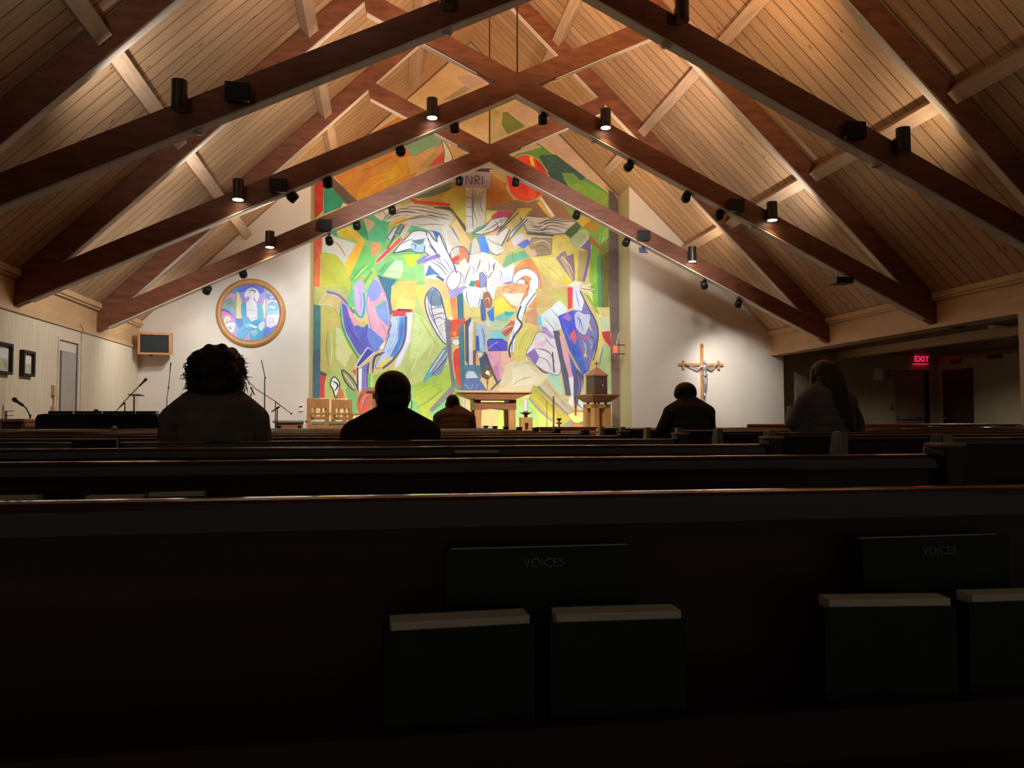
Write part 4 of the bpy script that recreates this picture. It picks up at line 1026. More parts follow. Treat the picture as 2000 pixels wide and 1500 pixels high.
s C 152,152,112 12 70,70,75: 440 812 520 870 580 960 592 1025 520 985 462 905
l C 225,225,200 9: 470 860 520 930 560 990
s C 232,230,228 12 64,62,66: 325 950 360 880 412 930 412 1000 380 1085 352 1005
t C 60,58,62 18: 350 920 400 960 370 1020
f C 232,130,62: 560 1012 612 1020 590 1062
f C 205,120,70: 405 1010 440 1000 470 1085 390 1085
s C 206,86,60: 580 1142 620 1030 700 988 742 1012 800 1100 762 1182 700 1242 620 1242
t C 122,112,118 18: 600 1150 640 1040 700 1010
t C 122,112,118 16: 640 1200 680 1090 740 1060
t C 122,112,118 16: 690 1220 720 1130 780 1100
t C 226,150,120 10: 620 1190 660 1080 720 1040
f C 240,225,110: 700 1240 780 1150 800 1250
# finer brush lines
t A 100,92,88 6: 900 640 1010 600 1110 605
t A 100,92,88 6: 1130 640 1260 620 1400 660
t A 100,92,88 6: 1180 700 1300 690 1440 700
t A 120,100,90 6: 1060 520 1200 520 1330 550
t A 235,232,222 9: 1080 540 1240 545 1420 590
t A 235,232,222 9: 1000 600 1150 590 1300 605
t A 90,84,84 7: 1400 780 1440 860 1470 960
t A 85,80,110 6: 1300 900 1360 980 1420 1080
t A 85,80,110 6: 1000 900 1060 860 1140 830
t A 240,240,245 8: 1180 800 1270 810 1330 880
t A 120,110,150 6: 1430 1020 1480 1090 1530 1170
t A 110,130,90 7: 520 1260 600 1150 680 1080
t A 235,225,120 8: 560 1230 640 1140 700 1090
t A 160,215,150 9: 840 1180 920 1150 1010 1160
t A 70,120,90 6: 870 1060 840 1120 800 1160
t A 120,170,90 8: 650 900 640 1000 600 1100
l A 235,205,110 6: 665 858 580 880
l A 235,230,215 6: 246 962 384 980 472 1094
t B 95,88,90 6: 520 640 560 700 540 740
t B 95,88,90 6: 580 640 600 680 570 730
t B 110,105,100 6: 460 830 520 870 600 900
t B 235,232,228 9: 480 850 560 930
t B 235,232,228 8: 700 780 660 850
t B 90,90,110 6: 470 1060 480 1110 460 1150
t B 110,105,125 6: 560 1140 600 1170 580 1230
t B 120,110,140 6: 300 1090 330 1130 310 1190
t B 120,90,120 6: 200 1170 230 1210 220 1280
t B 105,100,130 6: 440 1240 450 1320 470 1370
t B 200,205,190 8: 900 650 1010 630 1120 645
t B 225,222,205 8: 900 680 1000 700 1120 690
t B 105,98,88 8: 940 780 1020 770 1100 775
t B 150,120,90 6: 930 960 1010 940 1080 960
t B 150,180,210 8: 1010 1260 900 1200
t B 205,175,90 8: 1000 1060 1120 1160 1220 1270
t B 190,160,90 8: 960 1060 1080 1180
t B 235,160,110 8: 740 1140 800 1070 880 1050
t B 255,225,150 8: 1180 1000 1260 1090 1300 1190
t B 110,150,70 9: 1600 720 1560 900 1600 1050
t B 150,190,90 9: 1480 960 1510 1100 1500 1280
t D 90,90,125 6: 285 60 280 140
t D 90,90,125 6: 335 60 330 150
t D 90,90,125 6: 375 70 362 160
t D 240,235,190 8: 300 240 330 280
t D 120,125,140 6: 255 420 258 560 252 700
t D 230,235,245 7: 380 400 400 520 390 600
t D 70,80,150 6: 410 400 430 500 430 590
t D 95,110,170 7: 830 40 800 130 770 210
t D 240,245,250 8: 890 70 840 150 800 260
t D 90,95,130 6: 870 130 830 200
t D 130,90,70 6: 650 430 700 400
t D 150,200,140 8: 760 780 860 740 960 800
t D 190,180,130 8: 700 960 800 900 900 880
t D 235,230,205 10: 620 1000 720 900 800 840
t D 190,175,110 9: 760 620 800 500 860 420
t D 240,228,150 9: 800 640 850 520 900 440
t D 95,90,130 6: 1010 480 1070 560 1120 600
t D 120,110,140 6: 960 600 1060 640 1130 760
t D 120,110,140 6: 940 680 1040 720 1090 820
t D 240,240,245 9: 1000 560 1080 640
t D 60,65,170 8: 1210 400 1250 520 1320 660
t D 120,130,235 9: 1190 320 1230 440 1290 600
t D 100,100,150 6: 1310 300 1360 330 1350 420
t D 240,225,120 8: 1405 560 1420 620 1400 690
t D 225,120,140 8: 1360 460 1400 500 1450 490
t D 90,190,200 8: 1470 420 1500 480 1510 560
t D 180,150,220 8: 1440 640 1460 700 1440 780
t D 150,145,80 7: 930 1010 1040 1120 1180 1280
t D 225,215,90 9: 900 1060 1010 1180 1120 1300
t D 215,205,170 8: 1060 930 1160 1040 1260 1170
t D 150,140,110 6: 1020 920 1120 1040 1240 1180
t C 215,222,150 12: 330 420 340 600 330 780
t C 170,150,90 8: 300 420 290 600 310 780
t C 185,165,100 7: 360 200 420 300 430 420
t C 80,80,170 8: 480 300 520 420 600 540
t C 130,130,220 10: 520 300 570 440 640 560
t C 150,110,190 6: 600 20 630 120 620 220
t C 210,190,235 8: 570 40 590 150 600 240
t C 240,190,205 9: 730 160 760 280 820 380
t C 200,140,160 7: 800 320 850 400 880 480
t C 235,240,250 10: 970 320 960 480 900 620
t C 60,110,190 8: 1030 320 1010 500 940 660
t C 245,245,250 9: 1100 270 1080 500 1000 720
t C 225,225,150 12: 1250 330 1330 520 1280 700
t C 225,228,160 14: 1190 620 1150 760 1080 880
t C 190,195,110 12: 1200 300 1300 460 1380 580
t C 190,215,90 14: 1120 1080 1250 1000 1380 940
t C 140,180,70 12: 1180 1180 1300 1100 1420 1000
t C 80,80,90 7: 1280 140 1300 260 1360 380
t C 240,238,238 9: 1330 240 1400 240 1440 220
t C 240,238,238 9: 1370 370 1420 350 1450 330
t C 70,70,80 6: 1350 230 1350 300
t C 70,70,80 6: 1400 360 1420 430
t C 235,110,80 10: 1550 660 1560 780 1580 900
t C 245,180,120 8: 1520 150 1540 220
t C 95,150,165 10: 1600 100 1600 400 1610 700
t C 240,150,120 8: 640 1080 690 1030
t C 70,65,70 8: 600 1160 615 1080 650 1040
t E 220,170,70 16: 380 1300 520 1180 700 1120
t E 170,110,45 16: 300 1060 460 1000 640 900
t E 215,150,80 14: 600 880 720 860 820 900
t F 75,120,90 14: 720 1010 860 1040 980 1130
t F 120,160,120 12: 940 1180 1050 1250
t F 235,95,70 14: 640 1320 720 1360 800 1400
# grey painted post down the right edge
f P 106,92,88: 1188.5 372 1198 372 1209 392 1209 560 1213 640 1213 833 1196 833 1192 640 1189 560
f P 132,106,92: 1192 650 1213 650 1213 833 1196 833
'''
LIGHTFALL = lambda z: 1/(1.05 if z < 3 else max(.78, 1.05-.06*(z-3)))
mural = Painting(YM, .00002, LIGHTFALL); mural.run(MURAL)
# keep the paint inside the recess
for i, p in enumerate(mural.mb.v):
    x = min(max(p[0], MX0+.02), MX1-.022)
    mural.mb.v[i] = (x, p[1], min(max(p[2], .49), roof(x)-.05))
tag(mural.mb.build('mural', M['paint'], off=(XM, YM, .49)), 'huge colourful cubist mural of swans, wings and figures covering the end wall', 'mural')
# ---------------------------------------------------------------- round picture on the left of the wall
RC = at(490, 611, YW-.03)
rd = thing('round_picture', (RC.x, YW-.03, RC.z), 'round stained-glass style picture of a seated figure in a wooden ring frame', 'picture')
ring = []
for a in range(13):
    t_ = PI*a/12; ring.append((.70-.115*math.cos(t_)/2-.0, -.07*math.sin(t_)))
ring = [(.582, .03)]+[(.582+.135*(i/8), -.06*math.sin(PI*i/8)-.004) for i in range(9)]+[(.717, .03)]
mb = MB(); n = 72
for (r_, y_) in ring:
    for k in range(n):
        a = 2*PI*k/n; mb.v.append((r_*math.cos(a), y_, r_*math.sin(a)*1.03))
for i in range(len(ring)):
    for k in range(n):
        a = i*n+k; b = i*n+(k+1) % n; j = (i+1) % len(ring); mb.f.append((a, j*n+k, j*n+(k+1) % n, b)); mb.c.append(None); mb.m.append(0); mb.sm.append(False)
mb.build('ring_frame', M['oak'], rd, smooth=True)
RON = '''
s R 150,160,232: 430 740 470 540 600 370 760 300 920 285 1100 310 1260 390 1370 520 1410 740 1370 950 1250 1100 1100 1180 920 1215 740 1180 580 1090 470 950
f R 88,110,226: 700 330 820 295 960 285 1100 312 1140 340 1135 420 1050 455 960 380 850 400 720 440 695 400
f R 175,145,225: 750 460 1130 450 1100 600 1040 640 820 600 770 580
f R 70,160,215: 580 400 700 335 690 420 590 440
f R 222,165,196: 500 480 590 440 670 450 665 560 600 500 520 560
s R 150,180,170: 450 660 500 570 570 500 640 560 665 620 660 720 560 700 480 700
t R 60,85,95 9: 470 640 560 540 640 620
t R 60,85,95 9: 500 690 570 590 650 680
t R 60,85,95 9: 520 560 580 640 560 700
f R 60,110,170: 430 690 480 690 560 730 660 830 640 840 560 760 430 725
f R 222,120,214: 425 725 500 730 600 790 665 850 660 880 560 810 440 800
f R 180,160,225: 440 810 560 800 665 880 670 960 690 1140 600 1090 500 980
s R 235,215,170: 480 860 520 800 575 820 590 880 520 900 490 930
s R 240,235,245: 500 960 560 920 660 930 640 1040 600 1080
t R 70,80,130 9: 520 940 560 1010 600 930
t R 70,80,130 9: 590 960 580 1030 640 960
f R 236,225,150: 680 420 720 430 775 600 760 700 770 850 675 845
f R 236,225,160: 1100 660 1150 520 1160 800 1140 860 1090 760
f R 28,125,200: 672 850 790 850 800 960 730 1030 690 960
f R 175,195,110: 1165 440 1190 390 1230 420 1180 460
f R 80,105,215: 1165 480 1210 450 1310 520 1340 550 1200 540
t R 235,240,245 16: 1220 480 1250 520 1280 490
f R 225,165,205: 1165 540 1340 550 1390 640 1160 620
s R 70,160,190 10 235,235,245: 1180 640 1220 580 1280 565 1350 600 1375 690 1370 790 1200 785
f R 120,190,205: 1190 720 1370 720 1370 790 1200 785
t R 240,225,225 16: 1200 700 1240 650 1320 690
t R 240,240,245 14: 1210 650 1280 690 1310 640
f R 232,215,238: 1165 810 1270 785 1400 800 1370 960 1240 1000 1160 970
t R 90,150,160 9: 1190 880 1260 840 1300 900
t R 90,150,160 9: 1180 920 1270 900 1320 940
f R 95,125,225: 1150 1000 1250 1000 1360 960 1250 1100 1120 1170
# figure
s R 60,165,215: 760 620 800 590 840 620 835 800 790 850 760 780
s R 80,190,220: 1020 640 1060 620 1110 690 1130 860 1080 920 1030 850
f R 50,175,222: 710 1060 800 960 820 850 900 830 1040 880 1130 900 1140 1050 1120 1170 920 1215 740 1185 690 1130
f R 240,238,244: 840 590 930 530 1010 590 1025 760 1020 860 930 900 850 800
t R 200,160,190 9: 850 720 940 710 1020 730
t R 200,160,190 9: 860 800 940 850 1020 820
f R 243,240,243: 890 530 960 530 970 600 880 600
s R 242,244,248: 815 450 860 380 930 348 1010 380 1050 440 1050 510 1010 580 960 480 880 470 850 510 810 490
t R 120,140,170 8: 850 420 930 360 1010 420
f R 110,130,160: 890 400 930 370 990 400 1000 440 870 430
s R 240,228,235: 860 440 930 400 985 440 970 510 930 535 885 500
t R 80,70,120 7: 880 440 915 430
t R 80,70,120 7: 945 430 980 440
t R 150,70,110 7: 925 440 925 490
t R 180,60,90 7: 905 505 950 505
f R 110,205,226: 800 960 900 920 940 960 860 1000
f R 242,244,250: 900 940 1030 990 1000 1015 900 975
f R 150,215,232: 910 1060 1000 1030 1040 1080 960 1150
s R 205,230,240: 1040 960 1100 900 1140 920 1130 1000 1070 1060
t R 20,100,170 8: 740 1100 830 1020 900 1030
t R 20,100,170 8: 920 1180 1000 1080 1100 1040
t R 20,100,170 8: 780 1170 860 1060
t R 20,100,170 8: 1040 1160 1080 1060
f R 205,140,170: 820 1195 900 1050 910 1205
l R 60,80,140 6: 672 340 668 960
l R 60,80,140 6: 1162 370 1160 1000 1110 1160
'''
ron = Painting(YW-.045, .00003, lambda z: .95); ron.run(RON)
for i, p in enumerate(ron.mb.v):              # clip to the disc
    d = Vector((p[0]-RC.x, 0, p[2]-RC.z)); L_ = d.length
    if L_ > .60: d *= .60/L_
    ron.mb.v[i] = (d.x, p[1]-(YW-.03), d.z)
ron.mb.build('painted_disc', M['paint2'], rd)
bk = MB().lathe((0, .0, 0), [(.60, -.0), (.60, .03)], 48, 'y').build('backing', M['black'], rd)
# ---------------------------------------------------------------- sanctuary furniture
PZ = .48                                     # platform height
def base(x, y, Y, z=PZ): p = at(x, y, Y); return Vector((p.x, Y, z))
# altar
A_Y = 16.0; pL = at(892, 766, A_Y); pR = at(1032, 766, A_Y); ax = (pL.x+pR.x)/2; hw = (pR.x-pL.x)/2; zt = pL.z
t = thing('altar', (ax, A_Y, PZ), 'honey-coloured wooden altar table with a flared thick top', 'altar'); off = t.location
MB().prism([(-hw, -.42, zt-PZ-.03), (hw, -.42, zt-PZ-.03), (hw*.52, -.42, zt-PZ-.16), (-hw*.52, -.42, zt-PZ-.16)], (0, .84, 0)).build('flared_apron', M['oakd'], t, bevel=.004)
MB().box((-hw, -.44, zt-PZ-.03), (hw, .44, zt-PZ)).build('tabletop', M['oak'], t, bevel=.006)
for sx in (-1, 1):
    for x_ in (.40, .31):
        MB().box((sx*x_-.03, -.3, zt-PZ-.215), (sx*x_+.03, .3, zt-PZ-.155)).build('spacer_block', M['oak'], t)
    MB().prism([(sx*.42, -.36, 0), (sx*.40, -.36, zt-PZ-.36), (sx*.27, -.36, zt-PZ-.36), (sx*.29, -.36, 0)], (0, .10, 0)).build('leg', M['oak'], t, bevel=.004)
    MB().prism([(sx*.42, .26, 0), (sx*.40, .26, zt-PZ-.36), (sx*.27, .26, zt-PZ-.36), (sx*.29, .26, 0)], (0, .10, 0)).build('leg', M['oak'], t, bevel=.004)
MB().prism([(-.42, -.36, zt-PZ-.21), (.42, -.36, zt-PZ-.21), (.42, -.36, zt-PZ-.36), (.27, -.36, zt-PZ-.36), (0, -.36, zt-PZ-.33), (-.27, -.36, zt-PZ-.36), (-.42, -.36, zt-PZ-.36)], (0, .72, 0)).build('frame_beam', M['oakd'], t, bevel=.004)
# monstrance
p = at(952, 765, A_Y); S = at(952, 728, A_Y).z-zt
t = thing('monstrance', (p.x, A_Y, zt), 'gilded sunburst monstrance standing on the altar', 'monstrance')
MB().lathe((0, 0, 0), [(.075, 0), (.07, .015), (.02, .03), (.012, .06)], 20).build('foot', M['brass'], t, smooth=True)
MB().lathe((0, 0, 0), [(.01, .05), (.01, .17), (.022, .18), (.016, .28), (.03, S-.11)], 12).build('stem', M['oakd'], t)
mb = MB()
for k in range(24):
    a0 = 2*PI*k/24; mb.add([( .085*math.cos(a0), -.012, S+.085*math.sin(a0)), (.108*math.cos(a0), -.012, S+.108*math.sin(a0)), (.108*math.cos(a0), .012, S+.108*math.sin(a0)), (.085*math.cos(a0), .012, S+.085*math.sin(a0))], [])
for k in range(24):
    a = 4*k; b = 4*((k+1) % 24); mb.f += [(a, b, b+1, a+1), (a+1, b+1, b+2, a+2), (a+2, b+2, b+3, a+3), (a+3, b+3, b, a)]; mb.c += [None]*4; mb.m += [0]*4; mb.sm += [False]*4
mb.build('dark_ring', M['bronzed'], t)
mb = MB()
for k in range(4):
    d = Vector((math.cos(k*PI/2), 0, math.sin(k*PI/2))); nrm = Vector((-d.z, 0, d.x))
    mb.prism([Vector((0, -.01, S))+d*.03+nrm*.02, Vector((0, -.01, S))+d*.14+nrm*.038, Vector((0, -.01, S))+d*.14-nrm*.038, Vector((0, -.01, S))+d*.03-nrm*.02], (0, .02, 0))
mb.build('cross_arms', M['brass'], t)
MB().lathe((0, -.016, S), [(.038, 0), (.038, .03)], 20, 'y').build('host_window', M['paper'], t)
# candle stands beside the altar
def candle_stand(px, label):
    q = at(px, 806, 15.25)
    t = thing('candle_stand', (q.x, 15.25, PZ), label, 'candle stand', 'candle stands beside the altar'); z = q.z-PZ
    mb = MB().box((-.115, -.10, 0), (-.03, .10, z-.09)).box((.03, -.10, 0), (.115, .10, z-.09)).box((-.03, -.10, z-.2), (.03, .10, z-.09)).box((-.03, -.02, 0), (.03, .10, z-.2))
    mb.build('pedestal', M['oak'], t, bevel=.004)
    MB().lathe((0, 0, 0), [(.035, z-.09), (.03, z-.05), (.06, z-.03), (.125, z), (.12, z+.004), (.03, z-.01)], 24).build('drip_dish', M['bronzed'], t)
    MB().lathe((0, 0, 0), [(.043, z-.005), (.045, z+.03)], 16).build('candle_cup', M['brass'], t)
    c_ = MB().lathe((0, 0, 0), [(.038, z+.02), (.036, z+.245)], 16).build('candle', M['candle'], t)
    MB().tube((0, 0, z+.24), (0, 0, z+.258), .003, n=6).build('wick', M['black'], c_)
candle_stand(1027, 'wooden pedestal candle stand with white candle, right of the altar')
candle_stand(905, 'candle stand half hidden behind the person in the brown shirt')
# tabernacle on its stand
T_Y = 17.3; q0 = at(1151, 768, T_Y); q1 = at(1180, 768, T_Y); cx = (q0.x+q1.x)/2; wz = .36
zs = at(1163, 771, T_Y).z
t = thing('tabernacle_stand', (cx, T_Y, PZ), 'four-legged wooden pedestal with flared top carrying the tabernacle', 'pedestal', rz=.32); h = zs-PZ
MB().prism([(-.36, -.36, h-.03), (.36, -.36, h-.03), (.20, -.2, h-.17), (-.20, -.2, h-.17)], (0, .001, 0)).build('front_bevel', M['oakd'], t)
mb = MB(); a = .36; b = .21
mb.add([(-a, -a, h-.03), (a, -a, h-.03), (a, a, h-.03), (-a, a, h-.03), (-b, -b, h-.17), (b, -b, h-.17), (b, b, h-.17), (-b, b, h-.17)], [(0, 1, 2, 3), (7, 6, 5, 4), (1, 0, 4, 5), (2, 1, 5, 6), (3, 2, 6, 7), (0, 3, 7, 4)])
mb.build('flared_top', M['oakd'], t); MB().box((-a, -a, h-.03), (a, a, h)).build('top_slab', M['oakd'], t, bevel=.004)
for sx in (-1, 1):
    for sy in (-1, 1):
        MB().box((sx*.15-.07, sy*.15-.07, 0), (sx*.15+.07, sy*.15+.07, h-.21)).build('leg', M['oak'], t, bevel=.004)
        MB().box((sx*.14-.02, sy*.14-.02, h-.211), (sx*.14+.02, sy*.14+.02, h-.165)).build('spacer_block', M['bronzed'], t)
MB().box((-.22, -.22, h-.30), (.22, -.15, h-.212)).box((-.22, .15, h-.30), (.22, .22, h-.212)).box((-.22, -.15, h-.30), (-.15, .15, h-.212)).box((.15, -.15, h-.30), (.22, .15, h-.212)).build('upper_frame', M['oak'], t)
ht = at(1163, 735, T_Y).z-zs; hr = at(1160, 716, T_Y).z-zs
t = thing('tabernacle', (cx, T_Y, zs), 'bronze tabernacle box with pyramid roof and small cross', 'tabernacle', rz=.32)
MB().box((-.17, -.17, 0), (.17, .17, ht)).build('cabinet', M['bronzed'], t, bevel=.004)
MB().box((-.14, -.178, .04), (.14, -.171, ht-.03)).build('door', M['bronzed'], t)
MB().lathe((.04, -.18, ht*.5), [(.012, -.01), (.012, .01)], 12, 'y').build('keyhole', M['paper'], t)
MB().box((-.185, -.185, ht), (.185, .185, ht+.03)).add([(-.185, -.185, ht+.03), (.185, -.185, ht+.03), (.185, .185, ht+.03), (-.185, .185, ht+.03), (0, 0, hr)], [(3, 2, 1, 0), (0, 1, 4), (1, 2, 4), (2, 3, 4), (3, 0, 4)]).build('pyramid_roof', M['oakd'], t)
MB().box((-.008, -.008, hr-.03), (.008, .008, hr+.12)).box((-.045, -.008, hr+.055), (.045, .008, hr+.08)).lathe((0, -.01, hr+.067), [(.022, 0), (.022, .02)], 12, 'y').build('cross', M['brass'], t)
# sanctuary lamp on the side of the recess
q = at(1202, 682, 18.15)
t = thing('sanctuary_lamp', q, 'red glass sanctuary lamp on two brackets beside the grey painted post', 'lamp')
MB().lathe((0, 0, 0), [(.05, -.10), (.06, -.02), (.055, .09)], 16).build('red_glass', M['sanct'], t)
MB().lathe((0, 0, 0), [(.075, -.125), (.08, -.10)], 16).lathe((0, 0, 0), [(.072, .09), (.076, .11)], 16).build('collars', M['steel'], t)
mb = MB()
for k in range(4):
    a = PI/4+k*PI/2; mb.tube((.06*math.cos(a), .06*math.sin(a), -.16), (.05*math.cos(a), .05*math.sin(a), .12), .006, n=6); mb.tube((.05*math.cos(a), .05*math.sin(a), .12), (.16*math.cos(a), .08*math.sin(a), .42), .006, .003, n=6)
mb.build('wire_frame', M['steel'], t)
for z in (.10, -.11): MB().tube((.06, 0, z), (MX1-.016-q.x, 0, z), .012, n=8).build('bracket', M['black'], t)
spot('sanctuary_glow', q+Vector((0, -.1, 0)), q+Vector((0, .5, -.1)), 1.2, (1, .1, .05), 150)
# wooden chairs facing across the sanctuary
def chair(px0, py, Y, rz, label):
    q = at(px0, py, Y); h = q.z-PZ
    t = thing('wooden_armchair', (q.x, Y, PZ), label, 'chair', 'oak sanctuary chairs', rz=rz)
    W = .25
    for sx in (-1, 1):
        MB().box((sx*W-.03, -.27, 0), (sx*W+.03, -.20, h)).build('back_post', M['oak'], t, bevel=.004)
        MB().box((sx*W-.028, .20, 0), (sx*W+.028, .26, .62)).build('front_leg', M['oak'], t, bevel=.004)
        MB().box((sx*W-.03, -.2, .60), (sx*W+.03, .28, .64)).build('armrest', M['oak'], t, bevel=.004)
        MB().box((sx*W-.02, -.2, .32), (sx*W+.02, .2, .41)).build('side_rail', M['oak'], t)
    MB().box((-W+.03, -.26, h-.19), (W-.03, -.215, h-.005)).build('top_rail', M['oak'], t, bevel=.004)
    MB().box((-W+.03, -.26, h-.42), (W-.03, -.215, h-.36)).build('lower_rail', M['oak'], t)
    for x_ in (-.09, .09): MB().box((x_-.02, -.25, h-.36), (x_+.02, -.225, h-.19)).build('slat', M['oak'], t)
    MB().box((-W+.03, .2, .32), (W-.03, .245, .41)).box((-W+.03, -.26, .32), (W-.03, -.22, .41)).build('seat_rail', M['oak'], t)
    MB().box((-W+.025, -.2, .41), (W-.025, .26, .47)).build('seat_cushion', M['sage'], t, bevel=.015)
chair(639, 778, 16.2, -2.25, 'oak chair with sage cushion, left of the pair by the mural edge')
chair(685, 780, 16.75, -2.25, 'oak chair with sage cushion, right of the pair, nearer the dark-haired seated person')
# lectern mostly hidden by the person in the middle
q = at(748, 760, 15.2); h = q.z-PZ
t = thing('lectern', (q.x, 15.2, PZ), 'oak lectern partly hidden behind the head of the middle person', 'lectern')
MB().box((-.30, -.22, h-.05), (.30, .22, h), R_x(.2)).build('reading_board', M['oakd'], t, bevel=.004)
for sx in (-1, 1): MB().box((sx*.16-.03, -.12, .04), (sx*.16+.03, .12, h-.06)).build('post', M['oak'], t)
MB().box((-.28, -.2, 0), (.28, .2, .04)).build('foot', M['oak'], t); MB().box((-.13, -.02, .3), (.13, .02, h-.14)).build('front_panel', M['paper'], t)
# processional pole, thin cable, small bowl stand, ledge and cloth
q = at(1081, 774, 14.9)
t = thing('processional_pole', (q.x, 14.9, PZ), 'slim dark wooden processional pole in a floor socket right of the altar', 'pole')
MB().tube((0, 0, .02), (0, 0, q.z-PZ), .017, n=10).build('shaft', M['oakd'], t); MB().lathe((0, 0, 0), [(.12, 0), (.11, .03), (.03, .06), (.025, .2)], 20).build('socket', M['bronzed'], t)
q = at(1068, 782, 15.6)
t = thing('microphone_stand', (q.x, 15.6, PZ), 'hair-thin black stand between the altar candle and the dark pole', 'stand')
MB().tube((0, 0, .01), (0, 0, q.z-PZ), .005, n=6).build('pole', M['black'], t); MB().lathe((0, 0, 0), [(.11, 0), (.10, .015)], 20).build('base', M['black'], t)
q = at(1092, 827, 15.2)
t = thing('pedestal_bowl', (q.x, 15.2, PZ), 'small dark goblet-shaped bowl on a stand beside the dark pole', 'bowl'); z = q.z-PZ
MB().lathe((0, 0, 0), [(.065, z), (.06, z+.012), (.012, z+.025), (.012, z+.045), (.045, z+.07), (.052, z+.10), (.046, z+.10), (.01, z+.06)], 20).build('bowl', M['black'], t)
MB().lathe((0, 0, 0), [(.10, 0), (.025, .04), (.02, z-.02), (.07, z)], 16).build('stand', M['oak'], t)
qa = at(1050, 834, 13.9); qb = at(1162, 834, 13.9)
t = thing('credence_bench', ((qa.x+qb.x)/2, 13.9, PZ), 'low wooden ledge seen through the middle aisle below the mural', 'table'); W = (qb.x-qa.x)/2; z = qa.z-PZ
MB().box((-W, -.2, z-.03), (W, .2, z)).build('tabletop', M['oakd'], t, bevel=.004); MB().box((-W+.03, -.16, .02), (W-.03, -.12, z-.03)).build('front_panel', M['oak'], t)
for sx in (-1, 1): MB().box((sx*(W-.05)-.03, -.15, 0), (sx*(W-.05)+.03, .15, z-.03)).build('leg', M['oak'], t)
qa = at(1092, 842, 13.55); qb = at(1190, 842, 13.55)
t = thing('white_cloth_table', ((qa.x+qb.x)/2, 13.5, PZ), 'narrow white-topped table in front of the low wooden ledge', 'table'); W = (qb.x-qa.x)/2; z = qa.z-PZ
MB().box((-W, -.1, z-.04), (W, .1, z)).build('cloth_top', M['paper'], t, bevel=.004)
for sx in (-1, 1): MB().box((sx*(W-.05)-.02, -.08, 0), (sx*(W-.05)+.02, .08, z-.04)).build('leg', M['oak'], t)
for i, (x, y) in enumerate(FLOOR_UP):  # housings for the added, unseen lamps at the mural foot
    t = thing('added_floor_lamp', (x, y, PZ), 'small black floor lamp added to wash the foot of the mural, %s from the seats' % ORD[i], 'lamp', 'added floor lamps at the mural foot')
    MB().lathe((0, 0, 0), [(.05, 0), (.055, .02), (.03, .035), (.05, .05), (.06, .10), (.054, .10), (.04, .06)], 16).build('lamp_cup', M['black'], t)
# crucifix on the right of the end wall
cY = YW-.06; c0 = at(1371, 671, cY); cb = at(1372, 712, cY)
t = thing('crucifix', (cb.x, YW-.03, cb.z), 'wooden wall crucifix with a pewter figure, lit on the right wall', 'crucifix')
zt_ = c0.z-cb.z; xl = at(1326, 711, cY).x-cb.x; xr_ = at(1413, 713, cY).x-cb.x
MB().box((-.035, -.02, -.85), (.035, .028, zt_)).build('upright', M['oak'], t, bevel=.004)
MB().box((xl, -.024, -.03), (xr_, .027, .03)).build('crossbar', M['oak'], t, bevel=.004)
MB().box((xl+.09, -.03, -.11), (xl+.14, .02, .09)).build('end_block', M['oak'], t); MB().box((xr_-.14, -.03, -.11), (xr_-.09, .02, .09)).build('end_block', M['oak'], t)
MB().box((-.025, -.03, zt_-.09), (.025, -.018, zt_-.02)).build('title_plate', M['oakd'], t)
mb = MB(); y = -.07
hx = .03
mb.ell((hx, y-.015, .045), (.034, .04, .05)); mb.cap((hx, y, .0), .024, (hx+.004, y, -.03), .03)
mb.cap((hx-.05, y, -.045), .032, (hx+.055, y, -.045), .032); mb.cap((hx, y, -.06), .062, (hx+.004, y, -.16), .045); mb.cap((hx+.004, y, -.16), .045, (hx+.008, y, -.26), .052)
for sx, hx2 in ((-1, xl+.16), (1, xr_-.16)):
    el = Vector((hx+sx*.16, y, -.105)); sh = Vector((hx+sx*.065, y, -.045)); wr_ = Vector((hx2, -.045, .0))
    mb.cap(sh, .026, el, .02); mb.cap(el, .02, wr_, .014); mb.cap(wr_, .014, wr_+Vector((sx*.035, 0, .012)), .01)
    for f_ in range(4): mb.cap(wr_+Vector((sx*.03, -.004, .022-.01*f_)), .006, wr_+Vector((sx*.06, -.006, .028-.012*f_)), .0045, 8)
    mb.cap((hx+.008+sx*.025, y, -.27), .036, (hx+.012+sx*.018, y-.02, -.46), .027); mb.cap((hx+.012+sx*.018, y-.02, -.46), .027, (hx+sx*.012, y+.012, -.66), .017)
    mb.cap((hx+sx*.012, y+.012, -.66), .017, (hx+sx*.012, y-.01, -.73), .014)
o = mb.build('figure', M['pewter'], t, smooth=True); r_ = o.modifiers.new('merge', 'REMESH'); r_.mode = 'VOXEL'; r_.voxel_size = .0045; r_.use_smooth_shade = True
s_ = o.modifiers.new('soften', 'SMOOTH'); s_.iterations = 3
MB().path([(hx-.055, y-.01, -.24), (hx, y-.055, -.26), (hx+.065, y-.01, -.24)], [.02, .03, .02], 8).build('loincloth', M['pewter'], t, smooth=True)
